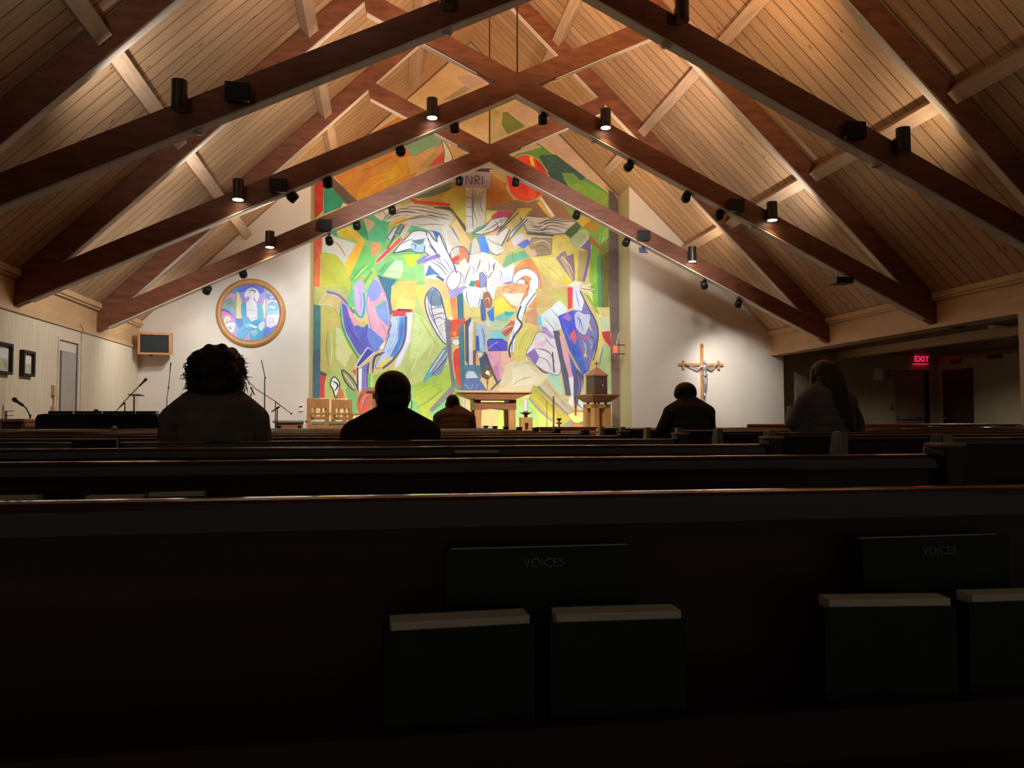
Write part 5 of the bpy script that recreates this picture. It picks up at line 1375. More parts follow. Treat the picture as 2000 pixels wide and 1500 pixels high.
# corner speaker in a wooden case
q = at(304, 671, 17.3)
t = thing('corner_speaker', q, 'large wooden-framed loudspeaker with dark grille in the left corner', 'speaker', rz=.12)
Rs = R_x(.12)
def rb(mb, lo, hi): return mb.box(lo, hi, Rs, (0, 0, 0))
mb = MB()
for lo, hi in (((-.31, -.17, -.22), (.31, .16, -.18)), ((-.31, -.17, .18), (.31, .16, .22)), ((-.31, -.17, -.18), (-.27, .16, .18)), ((.27, -.17, -.18), (.31, .16, .18))): rb(mb, lo, hi)
mb.build('case', M['oak'], t, bevel=.005); rb(MB(), (-.27, -.14, -.18), (.27, -.10, .18)).build('grille', M['spk'], t); rb(MB(), (-.27, .1, -.18), (.27, .15, .18)).build('back_panel', M['oakd'], t)
MB().box((-.04, .1, -.05), (.04, YW-17.3+.02, .05)).build('wall_bracket', M['black'], t); MB().box((-.1, -.12, -.275), (-.04, -.07, -.215)).build('sensor', M['black'], t)
# thermostat, bottle, keyboard bench
q = at(588, 797, YW); t = thing('thermostat', (q.x, YW-.02, q.z), 'small white thermostat on the wall left of the oak chairs', 'thermostat')
MB().box((-.045, -.012, -.07), (.045, .02, .07)).build('case', M['white'], t, bevel=.006); MB().box((-.03, -.016, .015), (.03, -.011, .045)).build('display', M['black'], t)
q = at(567, 821, 15.4); h = q.z-PZ
t = thing('padded_bench', (q.x, 15.4, PZ), 'wooden bench with long grey padded top by the microphone stands', 'bench')
MB().box((-.30, -.18, h-.05), (.30, .18, h)).build('cushion', M['cush'], t, bevel=.018); MB().box((-.24, -.14, h-.16), (.24, .14, h-.05)).build('apron', M['oakd'], t)
for sx in (-1, 1): MB().prism([(sx*.24, -.14, 0), (sx*.21, -.14, h-.1), (sx*.15, -.14, h-.1), (sx*.18, -.14, 0)], (0, .28, 0)).build('leg', M['oak'], t)
q = at(595, 836, 15.0); h = q.z-PZ
t = thing('side_table', (q.x+.05, 15.0, PZ), 'small wooden side table under the sanitizer bottle', 'table'); MB().box((-.14, -.14, h-.03), (.14, .14, h)).build('tabletop', M['oak'], t)
for sx in (-1, 1):
    for sy in (-1, 1): MB().box((sx*.11-.015, sy*.11-.015, 0), (sx*.11+.015, sy*.11+.015, h-.03)).build('leg', M['oak'], t)
t = thing('sanitizer_bottle', (q.x, 15.0, q.z), 'clear pump bottle of sanitizer left of the oak chairs', 'bottle')
MB().lathe((0, 0, 0), [(.035, 0), (.036, .07), (.014, .09), (.014, .10)], 16).build('bottle', M['white'], t); MB().lathe((0, 0, 0), [(.016, .10), (.016, .115), (.006, .118), (.006, .145)], 12).box((-.035, -.007, .14), (.008, .007, .152)).build('pump', M['white'], t)
# ---------------------------------------------------------------- musicians' corner
q0 = at(67, 808, 11.5); q1 = at(311, 808, 11.5); h = q0.z; W = (q1.x-q0.x)/2
t = thing('covered_piano', ((q0.x+q1.x)/2, 12.0, 0), 'grand piano under a black quilted cover by the left wall', 'piano')
mb = MB(); n = 26
prof = [(-1, 0), (-1.0, .5), (-.985, .93), (-.95, .985), (-.85, 1), (.85, 1), (.95, .985), (.985, .93), (1, .5), (1, 0)]
pts = [(x*W, -.5, .25+(h-.25)*z) for x, z in prof]
mb.prism(pts, (0, 1.0, 0)).build('black_cover', M['blackcloth'], t, bevel=.02)
for x_, y_ in ((-.8, -.35), (.8, -.35), (0, .35)): MB().tube((x_*W, y_, 0.0), (x_*W, y_, .28), .06, n=10).build('leg', M['black'], t)
for i, (xa, xb, yy) in enumerate(((102, 148, 806.5), (154, 206, 806), (208, 268, 804.5), (270, 308, 806.5))):
    a = at(xa, yy, 11.75); b_ = at(xb, yy, 11.75)
    t = thing('music_binder', ((a.x+b_.x)/2, 11.75, h), 'dark music binder lying on the covered piano, %s from the left wall' % ORD[i], 'binder', 'music binders on the piano', rz=(.05, -.04, .03, .08)[i])
    W2 = (b_.x-a.x)/2; MB().box((-W2, -.14, 0), (W2, .14, .006)).box((-W2, -.14, .03), (W2, .14, .036)).box((-W2, -.145, 0), (W2, -.139, .036)).build('cover', M['black'], t); MB().box((-W2+.01, -.138, .007), (W2-.01, .13, .029)).build('pages', M['paper'], t)
q = at(188, 803, 11.9); t = thing('clip_lamp', (q.x, 11.9, h), 'tiny black clip lamp on the covered piano', 'lamp'); MB().box((-.03, -.02, 0), (.03, .02, .05)).build('body', M['black'], t); MB().box((-.02, -.025, .05), (.02, .025, .065)).build('head', M['black'], t)
q1 = at(47, 818, 11.45); q0 = Vector((XL+.04, 0, 0)); W = (q1.x-q0.x)/2
t = thing('organ_console', ((q0.x+q1.x)/2, 11.75, 0), 'brown wooden organ console at the left edge', 'organ', rz=0); zc_ = q1.z
MB().box((-W, -.3, zc_-.04), (W, .4, zc_)).build('lid', M['oakd'], t, bevel=.005)
for sx in (-1, 1): MB().box((sx*(W-.03)-.02, -.25, 0), (sx*(W-.03)+.02, .38, zc_-.04)).build('side_panel', M['oakd'], t)
MB().box((-W+.05, .3, .1), (W-.05, .34, zc_-.04)).build('back_panel', M['oakd'], t); MB().box((-W+.05, -.25, zc_-.16), (W-.05, .0, zc_-.06)).build('keyboard', M['black'], t)
q = at(10, 812, 11.8)
t = thing('music_rack', (q.x-.02, 11.8, zc_), 'dark music rack with wire arms standing on the organ console', 'rack')
MB().box((-.07, -.02, 0.0), (.03, .04, .11)).build('rack_panel', M['black'], t); MB().tube((.03, 0, .105), (.13, 0, .105), .005, n=6).tube((.03, 0, .045), (.13, 0, .045), .005, n=6).build('wire_arm', M['black'], t)
def mic(name, label, base_xy, Y, path, rad=.008, head=True, headr=.022, flat=False, zb=0, br=.11):
    """stand: path of pixel points from bottom to tip, all at depth Y"""
    b0 = at(base_xy[0], base_xy[1], Y); t = thing(name, (b0.x, Y, zb), label, 'microphone stand' if not flat else 'music stand', 'microphone and music stands')
    o_ = t.location
    top = at(*path[0], Y)-o_
    MB().tube((0, 0, .03), top, rad*1.2, rad, 8).build('pole', M['black'], t)
    MB().lathe((0, 0, 0), [(br, 0), (br*.93, .015), (.03, .035)], 20).build('base', M['black'], t)
    P = [at(x, y, Y)-o_ for x, y in path]
    if len(P) > 1: MB().path(P, rad*.8, 8).build('boom', M['black'], t)
    if head: d = (P[-1]-P[-2]).normalized(); MB().path([P[-1]-d*.13, P[-1]-d*.04, P[-1], P[-1]+d*.03], [headr*.55, headr*.6, headr, headr*.75], 12).build('microphone', M['black'], t, smooth=True)
    if len(P) > 2: MB().ell(P[1], .018, n=8, k=6).build('clutch', M['black'], t, smooth=True)
    return t
mic('gooseneck_microphone', 'short black gooseneck microphone beside the organ console', (58, 838), 11.75, [(58, 836), (59, 812), (50, 796), (38, 787), (29, 781)], .012, headr=.034, br=.045)
mic('boom_microphone', 'boom microphone slanting up to the right behind the covered piano', (244, 812), 13.6, [(244, 786), (226, 804), (243, 784), (270, 756), (284, 742)], .010, headr=.025)
t = mic('music_stand', 'black music stand with flat desk beside the slanting boom microphone', (262, 812), 14.0, [(262, 774)], .012, head=False, flat=True)
o_ = t.location; tp = at(262, 771, 14.0)-o_; MB().box(tp+Vector((-.06, -.12, -.015)), tp+Vector((.13, .12, .0)), R_x(-.05)).build('desk', M['black'], t)
mic('tall_microphone_stand', 'tall thin stand with raised boom near the left corner', (325, 815), 15.2, [(326, 780), (329, 757), (333, 716), (333.5, 711)], .008, headr=.013, zb=0)
mic('tall_microphone_stand', 'tallest black stand, its boom tip rising above the padded bench', (517, 838), 15.0, [(517, 740), (518, 738), (510.5, 703)], .010, head=False, zb=PZ)
mic('boom_microphone', 'stand with long boom crossing behind the tallest stand', (538, 838), 14.6, [(538, 785), (569, 808), (538, 784), (500, 760), (484, 744), (482, 739)], .009, headr=.012, zb=PZ)
mic('short_microphone_stand', 'short stand with clip microphone left of the tallest stand', (488, 838), 15.0, [(488, 785), (490, 772), (493, 763), (491, 759)], .010, headr=.018, zb=PZ)
mic('short_microphone_stand', 'short round-topped stand right beside the long boom stand', (541.5, 838), 14.2, [(541.5, 800), (541.5, 797), (543, 796)], .010, headr=.02, zb=PZ)
# ---------------------------------------------------------------- left wall fittings
def wall_picture(Y0, Y1, z0, z1, label):
    t = thing('picture_frame', (XL+.004, (Y0+Y1)/2, (z0+z1)/2), label, 'picture', 'framed pictures on the left wall'); a = (Y1-Y0)/2; b = (z1-z0)/2; f = .04
    MB().box((0, -a, -b), (.06, a, -b+f)).box((0, -a, b-f), (.06, a, b)).box((0, -a, -b+f), (.06, -a+f, b-f)).box((0, a-f, -b+f), (.06, a, b-f)).build('frame', M['frame'], t)
    MB().box((0, -a+f, -b+f), (.015, a-f, b-f)).build('picture_sheet', M['paper'], t); MB().box((.0155, -a+f+.03, -b+f+.02), (.018, a-f-.03, -b+f+(b-f))).build('print', mat('faded_print', (.55, .55, .38), .7, var=.3, scale=8), t)
wall_picture(12.18, 12.56, 1.60, 1.965, 'small dark-framed picture beside the doorway on the left wall')
wall_picture(11.30, 11.85, 1.59, 2.01, 'dark-framed picture cut off by the left edge of the view')
q = atX(103, 765, XL)
t = thing('wall_telephone', (XL, q.y, q.z), 'beige wall intercom of two boxes joined by a cord beside the doorway', 'intercom')
MB().box((0, -.07, -.06), (.05, .07, .10)).build('upper_box', M['trim'], t, bevel=.006); MB().box((0, -.07, -.40), (.05, .07, -.22)).build('lower_box', M['trim'], t, bevel=.006); MB().tube((.02, 0, -.22), (.02, 0, -.06), .012, n=8).build('cord', M['trim'], t)
q = atX(157, 700, XL)
o = MB().path([(XL+.012, q.y, 0.0), (XL+.012, q.y, 2.42), (XL+.04, q.y, 2.5), (XL+.03, q.y-.12, 2.58)], .008, 8).build('wall_conduit', M['purlin'], off=(XL+.012, q.y, 0)); tag(o, 'thin brown conduit running up the left wall past the doorway', 'pipe')
# ---------------------------------------------------------------- right aisle fittings
q = at(1796, 702, YA)
t = thing('exit_sign', (q.x, YA-.045, q.z), 'glowing red EXIT sign above the tan door', 'sign', rz=0)
MB().box((-.19, -.03, -.11), (.19, .045, .11)).build('housing', mat('sign_housing', (.09, .01, .02), .4), t, bevel=.006); MB().box((-.2, -.035, -.122), (.2, .045, -.108)).build('bottom_edge', M['exitred'], t)
text_mesh('EXIT', .20, M['exitred'], 'lettering', t, (0, -.034, -.003), (PI/2, 0, 0), .002, .006)
spot('exit_glow', q+Vector((0, -.12, 0)), q+Vector((-.3, .1, -.45)), .3, (1, .04, .08), 160)
q = at(1739, 729, YA); t = thing('fire_alarm', (q.x, YA-.02, q.z), 'dark red fire alarm left of the tan door', 'alarm'); MB().box((-.07, -.02, -.09), (.07, .02, .09)).build('body', M['red'], t, bevel=.006); MB().lathe((0, -.03, .0), [(.03, 0), (.03, .012)], 14, 'y').build('strobe', M['white'], t)
q = at(1742, 796, YA); t = thing('wall_notice', (q.x, YA-.006, q.z), 'small brown triangular notice low beside the tan door', 'notice'); MB().prism([(-.08, 0, -.07), (.08, 0, -.07), (.0, 0, .09)], (0, .005, 0)).build('card', M['plaque'], t)
q = at(1716, 735, YA); t = thing('notice_board', (q.x, YA-.012, q.z), 'pale framed notice board on the dim wall right of the long-haired person', 'board'); MB().box((-.2, 0, -.3), (.2, .01, .25)).build('board', M['wallD'], t); MB().box((-.15, -.003, -.1), (.1, 0, .2)).build('sheet', M['paper'], t)
for i, (px, py) in enumerate(((1868, 706), (1942, 696))):
    q = atX(px, py, XB-.01); W = (.17, .22)[i]
    t = thing('door_sign', (XB-.012, q.y, q.z), ('brown sign plaque above the dark brown door', 'long brown vent plaque high on the side wall at the far right')[i], 'sign', 'plaques on the dim side wall')
    MB().box((-.01, -W, -.055), (.01, W, .055)).build('plate', M['plaque'], t)
    for k in range(5): MB().box((-.013, -W*.8+k*W*.34, -.025), (-.0105, -W*.8+k*W*.34+W*.18, .025)).build('slot', M['black'], t)
for i, (px, py) in enumerate(((1818, 681), (1951, 663))):
    q = at(px, py, (15.5, 12.6)[i]); zc2 = 2.68-(q.x-XR-.28)*(.15/(XB-XR-.28))
    t = thing('ceiling_lamp', (q.x, (15.5, 12.6)[i], zc2), ('pale ceiling fixture right of the exit sign', 'pale ceiling fixture near the far right pier')[i], 'lamp', 'low ceiling fixtures'); MB().lathe((0, 0, 0), [(.14, -.05), (.16, -.03), (.16, .0)], 24).build('diffuser', M['white'], t); MB().lathe((0, 0, 0), [(.17, -.012), (.17, .002)], 24).build('rim', M['steel'], t); spot('added_aisle_fill', (q.x, (15.5, 12.6)[i], zc2-.17), (q.x, (15.5, 12.6)[i], 0), 80, PALE, 150, .8)  # spot added below the unlit fixture to brighten the aisle walls
q = at(1871, 645, 12.0); t = thing('ceiling_speaker', (q.x, 12.0, 2.64), 'dark cone-shaped speaker hanging from the low aisle ceiling', 'speaker'); MB().lathe((0, 0, 0), [(.05, -.17), (.09, -.16), (.2, -.03), (.2, .0)], 24).build('cone', M['black'], t); MB().lathe((0, 0, 0), [(.045, -.175), (.045, -.168)], 16).build('tweeter', M['steel'], t)
# low wooden screen in front of the right pews
qa = at(1460, 829, 12.0); qb = at(2080, 829, 12.0)
t = thing('pew_screen', (qa.x, 12.0, 0), 'wooden front screen of the side pews with rounded pale top rail', 'screen'); h = qa.z; Ln = 13.2-qa.x
MB().box((.02, 0, 0), (Ln, .04, h-.045)).build('panel', M['oakd'], t); MB().path([(0, .02, h-.022), (.01, .02, h-.022), (Ln, .02, h-.022)], [.012, .03, .03], 12).build('top_rail', M['oakd'], t, smooth=True)
for k in range(4): MB().box((.1+k*Ln*.3, -.012, .02), (.16+k*Ln*.3, 0, h-.06)).build('stile', M['oakd'], t)
# ---------------------------------------------------------------- pews
PEW_T = .8586
def pew_back_mb(x0, x1):
    pass
def make_pew(x0, x1, Y, name, label, group, ends=(1, 1), cap=False, dz=0):
    t = thing(name, (x0, Y, 0), label, 'pew', group); L_ = x1-x0
    MB().prism([(0, 0, .12), (0, -.0, PEW_T-.033), (0, .028, PEW_T-.033), (0, .05, .12)], (L_, 0, 0)).build('back_panel', M['pew'], t)
    mb = MB(); pr = []
    for k in range(12):
        a = PI*k/11; ca = math.cos(a); pr.append((0, .012-.028*math.copysign(abs(ca)**.7, ca), PEW_T-.03+.03*math.sin(a)**.7))
    pr = [(0, -.016, PEW_T-.034)]+pr+[(0, .040, PEW_T-.034)]
    mb.prism(pr, (L_, 0, 0)).build('top_rail', M['pewt'], t)
    MB().prism([(0, .045, .40), (0, .50, .43), (0, .51, .455), (0, .045, .44)], (L_, 0, 0)).build('seat', M['pew'], t, bevel=.006)
    MB().box((0, .43, .02), (L_, .45, .40)).build('seat_front', M['pew'], t)
    zb = .595
    MB().box((.35, -.122, zb), (L_-.35, .012, zb+.018)).box((.35, -.126, zb), (L_-.35, -.114, zb+.05)).build('book_rack', M['pew'], t)
    MB().box((.3, -.34, .10), (L_-.3, -.16, .17)).build('kneeler', M['cush'], t, bevel=.02)
    for e, xx in zip(ends, (-.0, L_)):
        if not e: continue
        sx = -1 if xx == 0 else 1
        a = xx-.025+sx*.0
        pts = [(a, -.035, 0), (a, -.035, PEW_T+.018), (a, .05, PEW_T+.018), (a, .10, .72), (a, .46, .66), (a, .52, .62), (a, .50, 0)]
        en = MB().prism(pts, (.05, 0, 0)).build('end_panel', M['pew'], t, bevel=.006)
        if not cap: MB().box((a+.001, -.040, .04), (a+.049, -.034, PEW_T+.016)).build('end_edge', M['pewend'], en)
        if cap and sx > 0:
            MB().box((a-.012, -.034, PEW_T+.016), (a+.060, .034, PEW_T+.027)).build('end_cap', M['pewend'], en, bevel=.006)  # pale wood paints in the light glinting off the dark cap
    MB().box((L_*.5-.03, -.012, .10), (L_*.5+.03, .0, PEW_T-.09)).build('stile', M['pew'], t)
    MB().box((L_*.5-.03, .0, 0), (L_*.5+.03, .42, .40)).build('center_support', M['pew'], t)
    return t
XC0, XC1 = -4.75, 1.378
ROWS = 12
for k in range(1, ROWS+1):
    if k == 1: lb = 'nearest dark wooden pew across the whole foreground, with song books in its rack'
    elif k == 12: lb = 'front pew of the centre block, farthest from the camera'
    else: lb = '%s dark pew back from the camera in the long centre block' % ORD[k-1]
    make_pew(XC0, XC1, .9*k-.003, 'church_pew', lb, 'centre block pews', cap=True)
# right-hand block
posts = [(1850, 3.9), (1645, 4.9), (1510, 5.9), (1408, 6.9), (1329, 7.9), (1270, 8.87), (1220, 9.9), (1178, 10.9)]
X2 = at(1510, 850, .9*6-.05).x
for k in range(4, 12):
    lb = 'side block pew, %s row counted from the camera side of the aisle' % ORD[k-4]
    make_pew(X2, 8.75, .9*k-.003, 'church_pew', lb, 'side block pews')
# books in the racks ------------------------------------------------------------
def book(px0, px1, py, k, w_, h_top, label, thick=.04, tilt=0, dy=0, text=None, name='song_book', grp=None, band=.009):
    """book standing in the rack behind pew k, spine down; its top edge is centred at pixel x"""
    Yb = .9*k-.003-.055+dy
    q = at((px0+px1)/2, py, Yb)
    t = thing(name, (q.x, Yb, .6135), label, 'book', grp, rz=tilt)
    hz = h_top-.6135; a = w_/2; b = thick/2
    MB().box((-a, -b-.003, 0), (a, -b, hz+.0012-band)).box((-a, b, 0), (a, b+.003, hz+.0012)).box((-a-.002, -b-.003, 0), (a, b+.003, .004)).box((-a-.003, -b-.003, 0), (-a, b+.003, hz-band)).build('cover', M['book'], t)
    MB().box((-a+.004, -b+.0005, .005), (a-.004, b-.0005, hz)).build('page_block', M['pages'], t)
    if text: text_mesh(text, .0135, M['title'], 'title', t, (0, -b-.0035, hz-.015), (PI/2, 0, 0), .0005, .0002)
    return t
G1 = 'song books in the nearest rack'
z1 = .745
book(755, 1040, 1205, 1, .146, z1, 'open-topped cream-paged missal, left of the two nearest the middle', .032, .05, -.026, grp=G1)
book(1070, 1335, 1194, 1, .138, z1, 'cream-paged missal, right of the two nearest the middle', .032, -.04, -.026, grp=G1)
book(860, 1255, 1090, 1, .205, .803, 'tall dark hymnal lettered VOICES behind the two middle missals', .018, .0, .024, text='VOICES', grp=G1, band=0)
book(1607, 1845, 1166, 1, .142, z1+.002, 'cream-paged missal under the angled hymnal at the right', .028, -.12, -.026, grp=G1)
book(1856, 2130, 1152, 1, .145, z1+.002, 'cream-paged missal cut off by the right edge', .028, -.05, -.026, grp=G1)
book(1640, 2000, 1076, 1, .19, .803, 'tall dark hymnal lettered VOICES at the right edge', .018, .02, .024, text='VOICES', grp=G1, band=0)
G2 = 'missals in the farther racks'
def row_book(xa, xb, ytop, k, label, **kw):
    Yb = .9*k-.06; zq = at((xa+xb)/2, ytop, Yb).z; wq = (at(xb, ytop, Yb)-at(xa, ytop, Yb)).x
    return book(xa, xb, ytop, k, wq, zq, label, grp=G2, **kw)
row_book(-40, 83, 968, 2, 'grey-edged missal at the left edge in the second pew rack', thick=.03)
row_book(168, 288, 967, 2, 'missal in the second pew rack, left of a touching pair', thick=.03)
row_book(290, 404, 961, 2, 'missal in the second pew rack, right of a touching pair', thick=.03)
row_book(886, 976, 880, 3, 'missal in the third pew rack near the middle', thick=.035)
row_book(146, 231, 855, 4, 'tall dark hymnal standing up above the fourth pew at the left', thick=.045, band=.009)
# little things on the pew tops
q = at(222, 839, 9.0-.003); t = thing('paper_ball', (q.x, 9.01, PEW_T+.012), 'small crumpled white tissue on a far pew top by the piano', 'tissue'); MB().ell((0, 0, .012), (.03, .025, .022), n=9, k=6).build('tissue', M['paper'], t)
def leaflet(px, k, xx, label, rz):
    t = thing('leaflet', (xx, .9*k+.012, PEW_T), label, 'leaflet', 'leaflets on the side pews', rz=rz); MB().box((-.075, -.05, 0), (.075, .05, .004)).box((-.075, -.05, .005), (.074, .049, .008)).build('folded_sheet', M['paper'], t)
q = at(1780, 836, 7.21); leaflet(0, 8, q.x, 'folded white leaflet lying on a side pew top', .3)
q = at(1938, 828, 10.0); leaflet(0, 11, q.x, 'white leaflet on the farthest side pew top at the right', .1)
q = at(1818, 828, 10.0); leaflet(0, 11, q.x, 'white leaflet on the farthest side pew top below the tan door', -.1)
# ---------------------------------------------------------------- people (all seen from behind)
MP = dict(
 shirt1=mat('brown_grey_tshirt', (.27, .225, .19), .9, var=.2, scale=7, bump=.2),
 shirt2=mat('black_brown_jacket', (.05, .034, .030), .9, var=.2, scale=7, bump=.2),
 shirt3=mat('brown_shirt', (.28, .17, .10), .85, var=.2, scale=7, bump=.3),
 shirt4=mat('black_hooded_top', (.06, .060, .055), .9, var=.2, scale=7, bump=.2),
 shirt5=mat('grey_black_cardigan', (.22, .22, .225), .9, var=.2, scale=7, bump=.2),
 jeans=mat('dark_trousers', (.02, .022, .03), .9, var=.2, scale=12), shoe=mat('dark_shoes', (.015, .013, .012), .5, var=.1),
 hair1=mat('dark_brown_curls', (.030, .021, .016), .5, var=.3, scale=30), hair2=mat('black_hair', (.022, .017, .015), .5, var=.3, scale=30),
 hair5=mat('long_brown_hair', (.075, .050, .030), .45, var=.4, scale=10, stretch=(9, 9, .6)), print4=mat('faded_print_letters', (.30, .22, .20), .8, var=.1),
)
def remesh(o, vox, it=5):
    r_ = o.modifiers.new('merge', 'REMESH'); r_.mode = 'VOXEL'; r_.voxel_size = vox; r_.use_smooth_shade = True
    s_ = o.modifiers.new('soften', 'SMOOTH'); s_.iterations = it; s_.factor = .5
def person(loc, label, sp):
    """sp: seat z, shz shoulder z, top z (crown), hs half shoulder width (outer), head width, lean, pose"""
    t = thing('person', (loc[0], loc[1], 0), label, 'person', rz=sp.get('rz', 0))
    seat = sp.get('seat', .45); shz = sp['shz']; top = sp['top']; hs = sp['hs']; hw = sp['hw']; lean = sp.get('lean', .03); fat = sp.get('fat', 1.0); drop = sp.get('drop', .03)
    kneel = sp.get('kneel', False)
    hip = Vector((0, 0, seat+(.10 if not kneel else .02)))
    sh = Vector((0, lean, shz)); nk = Vector((0, lean+.01, shz+.045))
    hh = sp.get('hh', .225); hc = Vector((sp.get('hx', 0), lean+.035+sp.get('nod', 0)*.10, top-.115)); tilt = sp.get('tilt', 0)
    ar = .052*fat; HJ = hs-ar-.012               # shoulder joint
    pieces = []
    def torso(mb, g):
        n = 7
        for i in range(n+1):
            u = i/n; c = hip.lerp(sh-Vector((0, 0, .05)), u)
            wx = (hs*.70*(1-u)+hs*.80*u)*(1-.10*math.sin(PI*u)); wy = (.125*(1-u)+.115*u)*fat
            mb.ell(c+Vector((0, -.02*math.sin(PI*u), 0)), (wx+g, wy+g, .09+g), n=18, k=8)
        for sx in (-1, 1):
            mb.cap(sh+Vector((sx*.03, 0, .035)), .05*fat+g, sh+Vector((sx*HJ, .0, -.045-drop)), ar+.012+g)
    el = []; wrs = []
    for sx, key in ((-1, 'L'), (1, 'R')):
        e = sp.get('el'+key); wv = sp.get('wr'+key)
        el.append(Vector(e) if e else sh+Vector((sx*(HJ+.045), .05, -.30))); wrs.append(Vector(wv) if wv else Vector((sx*.13, hip.y+.33, seat+.20)))
    def arms(mb, g, cuff):
        for i, sx in enumerate((-1, 1)):
            s0 = sh+Vector((sx*HJ, 0, -.05-drop))
            mb.cap(s0, ar+.008+g, el[i], ar*.84+g)
            end = el[i].lerp(wrs[i], cuff)
            if cuff > 0: mb.cap(el[i], ar*.84+g, end, ar*(.84-.22*cuff)+g)
    hipx = .095
    knees = [Vector((sx*.12, hip.y+(.43 if not kneel else .10), seat+(.06 if not kneel else -.43))) for sx in (-1, 1)]
    ank = [Vector((sx*.12, hip.y+(.40 if not kneel else -.30), .09 if not kneel else .14)) for sx in (-1, 1)]
    def legs(mb, g):
        for i, sx in enumerate((-1, 1)):
            mb.cap(hip+Vector((sx*hipx, .02, -.01)), .088*fat+g, knees[i], .062+g); mb.cap(knees[i], .060+g, ank[i], .043+g)
    # body
    b = MB()
    torso(b, 0); arms(b, 0, 1); legs(b, 0)
    b.cap(sh+Vector((0, .0, .0)), .062*fat, hc+Vector((0, -.015, -.06)), .052)
    Rt = R_x(-sp.get('nod', 0)) @ R_z(sp.get('turn', 0)) @ R_y(tilt)
    def H(x, y, z): return hc+Rt @ Vector((x, y, z))
    hx_ = hw/2
    b.ell(H(0, -.008, .02), (hx_, .098, .095), Rt, 20, 12); b.ell(H(0, .03, -.05), (hx_*.80, .065, .075), Rt, 16, 10); b.ell(H(0, .055, -.092), (.036, .032, .026), Rt)
    b.cap(H(0, .09, .0), .012, H(0, .112, -.035), .017); b.cap(H(-.03, .083, .022), .014, H(.03, .083, .022), .014); b.cap(H(-.02, .094, -.068), .009, H(.02, .094, -.068), .009)
    for sx in (-1, 1): b.ell(H(sx*(hx_+.004), -.005, -.012), (.012, .022, .034), Rt)
    for i, sx in enumerate((-1, 1)):          # hands: palm, four unequal bent fingers, thumb from the side
        d = (wrs[i]-el[i]).normalized(); up = Vector((0, 0, 1)); sd = d.cross(up).normalized(); nn = sd.cross(d)
        pc = wrs[i]+d*.05
        for q in (-.026, -.009, .009, .026): b.cap(wrs[i]+sd*q*.6, .014, wrs[i]+d*.088+sd*q, .0115, 10)
        for q, ln in ((-.030, .062), (-.010, .076), (.010, .080), (.030, .070)):
            k0 = wrs[i]+d*.088+sd*q; k1 = k0+d*ln*.5-nn*.012; k2 = k1+d*ln*.35-nn*.026
            b.cap(k0, .0095, k1, .0085, 8); b.cap(k1, .0085, k2, .0072, 8)
        th = -sx; k0 = wrs[i]+d*.03+sd*th*.026; k1 = k0+d*.035+sd*th*.022-nn*.006; b.cap(k0, .0125, k1, .0105, 8); b.cap(k1, .0105, k1+d*.03+sd*th*.004-nn*.01, .0085, 8)
    for i in range(2): b.cap(ank[i], .043, ank[i]+Vector((0, .02, -.04)), .04)
    o = b.build('body', sp['skin'], t, smooth=True); remesh(o, .0075, 4)
    for sx in (-1, 1): MB().ell(H(sx*.031, .082, .0), (.012, .010, .010)).build('eye', M['eye'], o, smooth=True)
    # clothes
    c = MB(); torso(c, .011); arms(c, .012, sp.get('sleeve', 0)); c.path([sh+Vector((0, .0, .02)), sh+Vector((0, .005, .062+sp.get('collar', 0)))], [.085*fat, .070*fat], 18)
    for (p0, r0, p1, r1) in sp.get('extra', ()): c.cap(Vector(p0)+sh, r0, Vector(p1)+sh, r1)
    if sp.get('hood'):
        c.ell(sh+Vector((0, -.075, .03)), (.13, .06, .075)); c.ell(sh+Vector((.0, -.03, .06)), (.115, .09, .04))
    for (p0, p1, r_) in sp.get('folds', ()): c.cap(Vector(p0)+sh, r_, Vector(p1)+sh, r_*.6, 8)
    so = c.build('top', sp['shirt'], t, smooth=True); remesh(so, .010, 5)
    l = MB(); legs(l, .013); l.ell(hip+Vector((0, 0, .02)), (hs*.70, .14*fat, .11))
    lo = l.build('trousers', MP['jeans'], t, smooth=True); remesh(lo, .012, 4)
    for i, sx in enumerate((-1, 1)):
        f = MB(); a = ank[i]
        if not kneel: f.cap((a.x, a.y-.02, .052), .046, (a.x+sx*.02, a.y+.15, .045), .040); f.box((a.x-.045, a.y-.06, .004), (a.x+.05, a.y+.18, .03))
        else: f.cap((a.x, a.y, .13), .045, (a.x, a.y-.06, .05), .04)
        fo = f.build('shoe', MP['shoe'], t, smooth=True); remesh(fo, .010, 3)
    return t, H, hx_, sh, hc, Rt
def strands(mb, n, start, step, rad, rng):
    for _ in range(n):
        p, d = start(rng); P = [p]
        for s_ in range(5):
            d = step(d, s_, rng); P.append(P[-1]+d)
        mb.path(P, [rad*(1-.8*i/(len(P)-1)) for i in range(len(P))], 5)
def scaled_at(x, y, Y): return at(x, y, Y)
# 1: curly-haired person on the left ------------------------------------------------
Y1 = 3.83; q = at(418, 800, Y1)
sh_z = at(418, 779, Y1).z; tp = at(418, 676, Y1).z-.015
t, H, hx_, sh, hc, Rt = person((q.x, Y1), 'person with dark curly hair and brown-grey T-shirt seated in the fourth pew', dict(shz=sh_z, top=tp, hs=.236, hw=.162, lean=.02, fat=1.02, drop=.055, skin=M['skin'], shirt=MP['shirt1'], sleeve=.12,
    folds=(((.17, -.10, -.16), (.20, -.09, -.34), .014), ((.13, -.12, -.2), (.17, -.10, -.33), .012))))
hb = MB(); rg = random.Random(3)
hb.ell(hc+Vector((0, -.015, .025)), (.122, .125, .115), n=24, k=14); hb.ell(hc+Vector((0, -.055, -.055)), (.112, .085, .095)); hb.ell(hc+Vector((.055, -.02, -.02)), (.075, .10, .10)); hb.ell(hc+Vector((-.055, -.02, -.03)), (.075, .10, .10))
